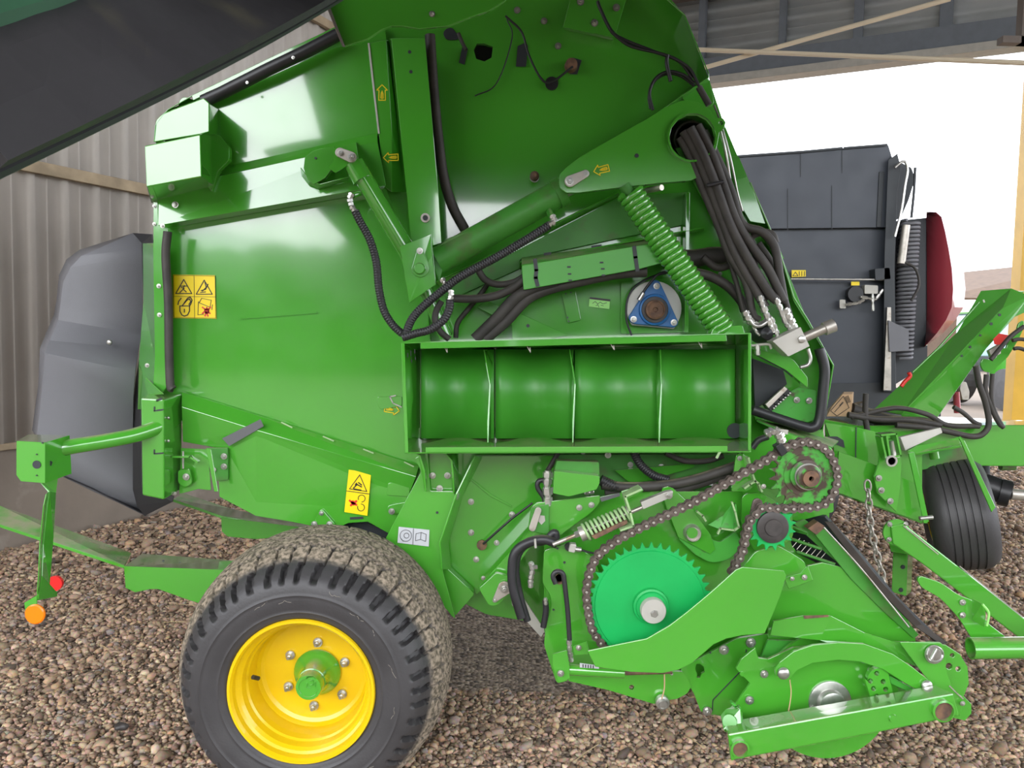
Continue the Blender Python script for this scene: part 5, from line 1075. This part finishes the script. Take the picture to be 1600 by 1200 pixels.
# safety chain
bm = bmesh.new(); py = 760; z = P(1356, 752, 3.0); k = 0
cp = resample(cr([P(1355, 752, 3.0), P(1357, 775, 3.0), P(1359, 812, 3.0), P(1366, 850, 3.0), P(1376, 890, 3.0), P(1384, 925, 3.0)], 10), .036)
for i, (a, b) in enumerate(zip(cp, cp[1:])):
    d = (b-a).normalized(); w = Vector((0, 1, 0)) if i % 2 else d.cross(Vector((0, 1, 0))).normalized(); c = (a+b)/2
    ring = [c+d*(cos(q)*.024)+w*(sin(q)*.0125) for q in [2*pi*j/14 for j in range(15)]]; tube_bm(bm, ring, .0042, 6)
obj('safety_chain', bm, STEELM, B); lathe('chain_hole', 1355, 751, 3.19, [(9, 0), (9, .002)], DARKG, B)
# carton lying on the drawbar
t = thing('parcel', 'small brown paper parcel lying on the drawbar beside the green edge plate', 'parcel', P(1312, 652, 3.42))
cpar = solid('carton', [(1291, 651), (1299, 636), (1316, 616), (1332, 616), (1331, 640), (1328, 651)], 3.38, [(1293, 640), (1302, 630), (1318, 612), (1334, 612), (1333, 634), (1330, 644)], 3.55, CARD, t, bev=.003)
strokes('printed_panel', [[(1298, 642), (1318, 619), (1327, 637), (1308, 650), (1298, 642)], [(1304, 644), (1318, 629)], [(1312, 634), (1317, 628)], [(1321, 620), (1325, 630)], [(1323, 619), (1327, 629)], [(1325, 618), (1329, 628)]], 3.377, .8, DECB, cpar)
# hose holder arm: folded channel rising to the right
ha = fac('hose_arm', [(1366, 640, 3.5), (1496, 520, 3.5), (1533, 455, 3.5), (1580, 451, 3.45), (1566, 482, 3.40), (1456, 603, 3.40), (1408, 648, 3.40), (1608, 462, 3.40), (1608, 485, 3.40), (1585, 495, 3.4), (1540, 545, 3.4), (1460, 658, 3.40), (1410, 652, 3.40)],
          [(0, 1, 4, 5, 6), (1, 2, 3, 4), (3, 7, 8, 9, 10, 11, 12, 6, 5, 4)], GH, B, t=.008)
fac('hose_arm_rear', [(1366, 640, 3.52), (1500, 518, 3.52), (1536, 455, 3.52), (1600, 455, 3.6), (1540, 530, 3.6), (1400, 640, 3.6)], [(0, 1, 4, 5), (1, 2, 3, 4)], GH, B, t=.006)
tube('hose_arm_rib', [(1426, 582), (1465, 545), (1530, 472)], 1.6, GH, B, Yd=3.44, sm=False)
dots('drilled_hole', [(1562, 492, 2.4), (1549, 506, 2.4), (1532, 524, 1.8), (1516, 542, 2), (1503, 556, 1.8)], 3.393)
strokes('pale_hole', [[(1537, 469), (1538, 472)]], 3.40, 2.5, WHITEM, B)
hh = plate('hose_comb', [(1532, 568, 5), (1536, 580, 5), (1548, 583, 6), (1575, 558), (1592, 530), (1600, 512), (1600, 500), (1592, 505), (1588, 520), (1578, 528), (1572, 545), (1562, 540), (1556, 560), (1545, 562), (1536, 560)], 3.36, .01, GH, B, r=3)
strokes('hose_comb_pad', [('f', [(1552, 530), (1561, 521), (1578, 524), (1568, 540), (1554, 538)])], 3.34, 1, DECR, B, label='red clip on the hose comb')
fac('comb_pad', [(1543, 548, 3.33), (1560, 538, 3.33), (1562, 552, 3.33), (1548, 560, 3.33)], [(0, 1, 2, 3)], STEELM, B, t=.02)
for pts, r in (([(1525, 572), (1530, 600), (1540, 630), (1545, 660), (1538, 676), (1520, 682), (1480, 674), (1450, 668), (1400, 664)], 4.6), ([(1541, 585), (1540, 610), (1548, 635), (1560, 660), (1568, 668)], 3.6), ([(1551, 584), (1549, 620), (1555, 645), (1566, 666)], 3.4),
               ([(1330, 652), (1380, 640), (1410, 638), (1450, 648), (1480, 664), (1530, 666)], 4), ([(1325, 648), (1370, 655), (1420, 656), (1470, 664)], 5), ([(1490, 636), (1505, 645), (1520, 658), (1532, 664)], 3.5), ([(1582, 532), (1592, 530), (1605, 531)], 3), ([(1584, 545), (1592, 544), (1605, 548)], 3), ([(1548, 562), (1562, 545), (1580, 525), (1600, 510)], 3.4),
               ([(1353, 615), (1352, 640), (1354, 665), (1360, 695), (1366, 722)], 4.4)):
    tube('hose', pts, r, HOSED, B, Yd=3.30)
tube('wire_bundle', [(1330, 640), (1360, 650), (1400, 660), (1440, 662), (1470, 668)], 11, HOSED, B, Yd=3.4)
tube('wire_bundle', [(1340, 630), (1345, 642), (1372, 650)], 9, HOSED, B, Yd=3.42)
tube('red_strap', [(1408, 604), (1414, 596), (1422, 588), (1420, 582)], 3, DECR, B, Yd=3.38, label='red cord tied on the arm')
plate('coupler', [(1502, 596), (1510, 597), (1515, 612), (1514, 625), (1504, 625), (1500, 608)], 3.5, .04, STEELM, B)
rod('red_lever', (1494, 612, 3.5), (1496, 645, 3.5), 5, RED, B)
# gauge wheel on its frame
gw = bpy.data.objects.new('gauge_wheel', None); gc = P(1496, 804, 3.30); place(gw, gc, B); gw['label'] = 'small black gauge wheel turned towards the camera'
ax = Vector((.80, -.60, -.12)).normalized()      # axle direction, towards the right and the camera
Rg = .235
bm = bmesh.new(); pr = [(.10, -.075), (.12, -.088), (.17, -.10), (.205, -.095), (.226, -.075), (.233, -.062)]
for g in (-.045, -.022, .0, .022, .045): pr += [(.2345, g-.006), (.2345, g-.003), (.2285, g-.0015), (.2285, g+.0015), (.2345, g+.003)]
pr += [(.233, .062), (.226, .075), (.205, .095), (.17, .10), (.12, .088), (.10, .075)]
ax2 = Vector((.50, -.86, 0)).normalized()
GX = Vector((-.91, .36, -.2)).normalized()
lathe_bm(bm, gc, [(r, -h*1.25) for r, h in pr], 72, GX)
obj('tyre', bm, RUB, gw, sharp=50)
bm = bmesh.new(); lathe_bm(bm, gc, [(.115, .07), (.125, .105), (.118, .11), (.10, .08), (.03, .07), (.03, .12), (.001, .12)], 40, GX); obj('rim', bm, YEL, gw)
fac('wheel_fork', [(1419, 708, 3.06), (1428, 706, 3.06), (1451, 815, 3.03), (1443, 818, 3.03)], [(0, 1, 2, 3)], G, B, t=.008)
fac('wheel_fork', [(1498, 684, 3.02), (1506, 688, 3.02), (1555, 792, 3.02), (1549, 800, 3.02)], [(0, 1, 2, 3)], G, B, t=.008)
fac('fork_top', [(1418, 706, 3.12), (1432, 698, 3.15), (1480, 690, 3.2), (1500, 683, 3.2), (1508, 692, 3.2), (1502, 698, 3.15), (1432, 710, 3.12)], [(0, 1, 2, 3, 4, 5, 6)], G, B, t=.012)
fac('fork_back', [(1424, 712, 3.3), (1506, 694, 3.3), (1512, 720, 3.3), (1436, 735, 3.3)], [(0, 1, 2, 3)], GD, B, t=.008)
rod('fork_post', (1457, 700, 3.3), (1460, 716, 3.3), 8, G, B)
rod('fork_bolt', (1437, 810, 3.03), (1457, 808, 3.03), 3.5, STEEL, B); bolt(1553, 793, 3.18, 4, B)
# jack / stand leg, wind-guard arm
sl = solid('stand_leg', [(1396, 830), (1420, 832), (1416, 932), (1393, 925)], 3.25, [(1404, 830), (1428, 832), (1424, 925), (1400, 920)], 3.32, G, B, bev=.004)
dots('pin_hole', [(1411, 886, 3.5), (1408, 922, 3.5)], 3.247, par=sl)
solid('stand_collar', [(1388, 845), (1426, 852), (1424, 868), (1392, 862)], 3.2, [(1392, 842), (1430, 848), (1428, 864), (1396, 860)], 3.35, G, B)
ra = solid('guard_arm', [(1392, 822), (1412, 818), (1600, 965), (1900, 1195), (1900, 1235), (1590, 995), (1440, 880), (1395, 850)], 2.98, [(1392, 822), (1412, 818), (1600, 965), (1900, 1195), (1900, 1235), (1590, 995), (1440, 880), (1395, 850)], 3.03, G, B, bev=.005)
lathe('arm_flange', 1401, 832, 2.99, [(21, 0), (21, .01)], G, B, seg=32)
bolts([(1390, 819, 4), (1415, 819, 4), (1389, 843, 4)], 2.985, B)
strokes('bright_edge', [[(1412, 822), (1466, 866)], [(1500, 885), (1598, 964)]], 2.975, 1.8, STEELM, B)
fg = plate('guard_finger', [(1433, 906, 6), (1438, 900, 6), (1470, 910, 10), (1498, 930, 10), (1520, 938, 6), (1545, 975), (1573, 996), (1520, 1000), (1498, 965, 10), (1470, 935, 10), (1440, 918, 6)], 2.72, .01, G, B, r=6)
bolts([(1504, 941, 5), (1504, 961, 5)], 2.715, fg)
fac('finger_boss', [(1519, 935, 2.70), (1535, 944, 2.66), (1540, 960, 2.66), (1538, 980, 2.68), (1518, 968, 2.70)], [(0, 1, 2, 3, 4)], G, B)
tube('wire_loop', [(1535, 944), (1545, 958), (1542, 978)], 1.8, DECG, B, Yd=2.66)
bm = bmesh.new(); a = P(1516, 1013, 2.66); b = P(1850, 1009, 2.62); d = b-a; s = 2.66/F
lathe_bm(bm, a, [(17*s, d.length), (17*s, 0), (14.5*s, 0), (14.5*s, .3)], 32, d, cap=False); obj('guard_tube', bm, G, B)
# PTO shaft
rod('pto_guard', (1535, 757, 3.45), (1577, 772, 3.40), 19, BLK, B, seg=28, label='black plastic shaft guard')
rod('pto_collar', (1562, 768, 3.41), (1578, 772, 3.39), 21, BLK, B, seg=28); rod('pto_shaft', (1578, 772, 3.39), (1900, 800, 3.3), 9, STEELM, B)
rod('drawbar_foot', (1563, 729, 3.4), (1585, 729, 3.4), 6, GD, B)
# ------------------------------------------------------------------ dark baler behind
D = thing('round_baler', 'dark grey round baler with a red side shield parked behind the drawbar', 'baler', P(1280, 700, 6.2))
Y0 = 6.2
solid('side_panel', [(1130, 246), (1388, 226), (1399, 262), (1392, 470), (1380, 612), (1130, 616)], Y0, [(1120, 260), (1360, 242), (1370, 270), (1365, 480), (1358, 600), (1120, 604)], Y0+1.3, DARKM, D, bev=.01)
plate('upper_panel', [(1150, 244), (1387, 226), (1390, 232), (1393, 355), (1150, 358)], Y0-.05, .04, DARKM, D)
strokes('panel_seam', [[(1251, 238), (1251, 276)], [(1316, 232), (1316, 270)], [(1231, 295), (1231, 360)], [(1300, 290), (1300, 358)]], Y0-.055, 1, DARKG, D)
plate('front_slot', [(1374, 268), (1382, 268), (1377, 355), (1370, 355)], Y0-.06, .02, DARKG, D)
strokes('top_edge', [[(1150, 244), (1250, 237)], [(1252, 237), (1316, 231)], [(1319, 231), (1386, 226)]], Y0-.07, 3, DARKG, D)
tube('steel_bar', [(1236, 436), (1392, 437)], 1.6, STEEL, D, Yd=Y0-.08)
dd = strokes('warning_decal', [('f', [(1237, 422), (1259, 422), (1259, 432), (1237, 433)])], Y0-.056, 1, DECY, D); strokes('pictogram', [[(1239, 431), (1243, 425), (1247, 431), (1239, 431)], [(1249, 424), (1249, 431)], [(1253, 424), (1253, 431)], [(1257, 424), (1257, 431)]], Y0-.058, .9, DECB, dd)
strokes('warning_decal', [('f', [(1330, 440), (1343, 440), (1343, 446), (1330, 446)])], Y0-.056, 1, DECY, D)
lathe('black_gauge', 1333, 460, Y0-.02, [(12, 0), (12, -.05)], BLK, D)
plate('valve', [(1351, 445), (1372, 446), (1372, 459), (1351, 459)], Y0-.08, .06, WHITEM, D)
fitting('valve_pipe', [(1322, 476), (1340, 474), (1350, 468)], Y0-.08, 3, D); plate('valve_tag', [(1312, 468), (1321, 468), (1322, 482), (1312, 482)], Y0-.06, .01, WHITEM, D)
fitting('valve_pipe', [(1363, 459), (1364, 486)], Y0-.08, 3, D); fitting('valve_pipe', [(1344, 464), (1368, 468), (1380, 452)], Y0-.08, 3, D)
plate('motor', [(1367, 420), (1390, 418), (1392, 436), (1368, 438)], Y0-.1, .1, DARKG, D)
solid('front_frame', [(1388, 250), (1402, 240), (1408, 262), (1402, 300), (1398, 420), (1400, 612), (1380, 612), (1382, 400)], Y0-.1, [(1388, 255), (1402, 250), (1408, 270), (1402, 300), (1398, 420), (1400, 600), (1380, 600), (1382, 400)], Y0+.3, DARKG, D)
plate('front_post', [(1396, 262), (1408, 254), (1424, 262), (1430, 278), (1426, 292), (1420, 312), (1408, 340), (1398, 345)], Y0-.05, .3, DARKG, D)
tube('steel_pipe', [(1398, 262), (1412, 252), (1418, 265), (1414, 290), (1408, 330), (1398, 370)], 2, STEEL, D, Yd=Y0-.15)
tube('steel_pipe', [(1430, 262), (1428, 300), (1424, 340)], 2, DARKG, D, Yd=Y0-.1)
plate('front_mechanism', [(1400, 345), (1450, 340), (1449, 570), (1380, 612), (1386, 480)], Y0+.1, .25, DARKG, D)
spring('long_spring', (1422, 345, Y0), (1410, 560, Y0), 13, 2.6, 34, GREYP, D, n=12)
rod('damper', (1416, 352, Y0-.1), (1408, 412, Y0-.1), 6, STEELM, D)
tube('hose', [(1414, 410), (1430, 420), (1436, 445), (1424, 470)], 2, HOSED, D, Yd=Y0-.12)
fac('front_strip', [(1386, 480, Y0-.12), (1392, 480, Y0-.12), (1392, 610, Y0-.12), (1380, 610, Y0-.12)], [(0, 1, 2, 3)], STEELM, D, t=.01)
plate('lower_guard', [(1388, 500), (1420, 515), (1420, 548), (1390, 550)], Y0-.14, .02, GREYP, D)
bm = bmesh.new()
prof = [(1450, 331), (1470, 333), (1480, 340), (1488, 362), (1496, 390), (1503, 420), (1506, 452), (1503, 480), (1490, 500), (1470, 520), (1444, 540)]
r0 = [bm.verts.new(P(1449, y, Y0+.1)) for x, y in prof]; r1 = [bm.verts.new(P(1449+(x-1449)*.68, y, Y0-.02)) for x, y in prof]; r2 = [bm.verts.new(P(x, y, Y0+.25)) for x, y in prof]
for a, b in ((r0, r1), (r1, r2)):
    for i in range(len(prof)-1): bm.faces.new((a[i], b[i], b[i+1], a[i+1]))
o = obj('red_side_shield', bm, RED, D, sharp=25, label='curved dark red side shield'); sm = o.modifiers.new('s', 'SOLIDIFY'); sm.thickness = .012
solid('base_frame', [(1150, 600), (1385, 598), (1470, 640), (1470, 660), (1150, 660)], Y0-.05, [(1150, 600), (1385, 598), (1470, 640), (1470, 660), (1150, 660)], Y0+1.2, DARKG, D)
for yy in (Y0-.45, Y0+1.25):
    bm = bmesh.new(); c = Vector((P(1200, 700, Y0).x, yy, .44)); lathe_bm(bm, c, [(.2, .02), (.36, 0), (.42, .04), (.44, .15), (.42, .36), (.36, .4), (.2, .38)], 48); w = obj('wheel', bm, RUB, D)
    bm = bmesh.new(); lathe_bm(bm, c, [(.21, .0), (.20, .06), (.05, .08)], 40); obj('rim', bm, DARKM, w)
rod('drawbar', (1330, 640, Y0+.5), (1560, 690, Y0+.5), 14, DARKG, D)
rod('stand', (1540, 690, Y0+.5), (1540, 830, Y0+.5), 6, DARKG, D)
# ------------------------------------------------------------------ loose bits on the gravel
def onground(px, py, z=.02):
    d = P(px, py, 1.)-Vector((0, 0, CAMH)); k = (z-CAMH)/d.z; return Vector((0, 0, CAMH))+d*k
bm = bmesh.new(); bmesh.ops.create_icosphere(bm, subdivisions=3, radius=.022); c = onground(190, 1135, .028)
for v in bm.verts: v.co = Vector((v.co.x*1.25, v.co.y*.9, v.co.z*.6))*(1+.18*sin(v.co.x*160)*cos(v.co.y*190+1))+c
obj('stone', bm, HUBG, None, label='dark grey stone among pale gravel left of the yellow-rimmed wheel', cat='stone', sharp=40)
for x0, y0, x1, y1 in ((272, 944, 312, 948), (255, 973, 292, 972), (20, 1155, 36, 1163), (108, 1160, 135, 1159), (153, 1007, 171, 1015), (822, 1128, 850, 1142), (897, 1190, 935, 1163), (1068, 1150, 1100, 1168), (1520, 1075, 1545, 1085), (60, 1050, 84, 1041)):
    A = onground(x0, y0, .026); Z = onground(x1, y1, .024); M = (A+Z)/2+Vector((0, 0, .004)); bm = bmesh.new()
    tube_bm(bm, cr([A, M, Z], 5), .0016, 6); obj('straw', bm, STRAW, None, label='thin pale straw lying loose on the gravel', cat='straw', group='straws scattered on the gravel', sharp=60)
# ------------------------------------------------------------------ daylight
w = bpy.data.worlds.new('sky'); SC.world = w; w.use_nodes = True; N = w.node_tree.nodes; L = w.node_tree.links
bg = N['Background']; tc = N.new('ShaderNodeTexCoord'); sx = N.new('ShaderNodeSeparateXYZ'); L.new(tc.outputs['Generated'], sx.inputs[0])
r = N.new('ShaderNodeValToRGB'); r.color_ramp.elements[0].position = 0; r.color_ramp.elements[0].color = (.92, .95, 1, 1); r.color_ramp.elements[1].position = .7; r.color_ramp.elements[1].color = (.82, .88, 1, 1)
L.new(sx.outputs['Z'], r.inputs[0]); L.new(r.outputs[0], bg.inputs['Color']); bg.inputs['Strength'].default_value = 1.0
sl_ = bpy.data.lights.new('sky_fill', 'SUN'); sl_.energy = .45; sl_.angle = radians(60); sl_.color = (1, .97, .92)  # added wide lamp standing in for the bright overcast sky in front
so = bpy.data.objects.new('sky_fill', sl_); LINK(so); so.location = (-3, -8, 8); so.rotation_euler = Vector((-.25, -1., .75)).to_track_quat('Z', 'Y').to_euler()
VS = SC.view_settings; VS.view_transform = 'Standard'; VS.look = 'None'; VS.gamma = 1; VS.use_curve_mapping = False; VS.exposure = 2.27
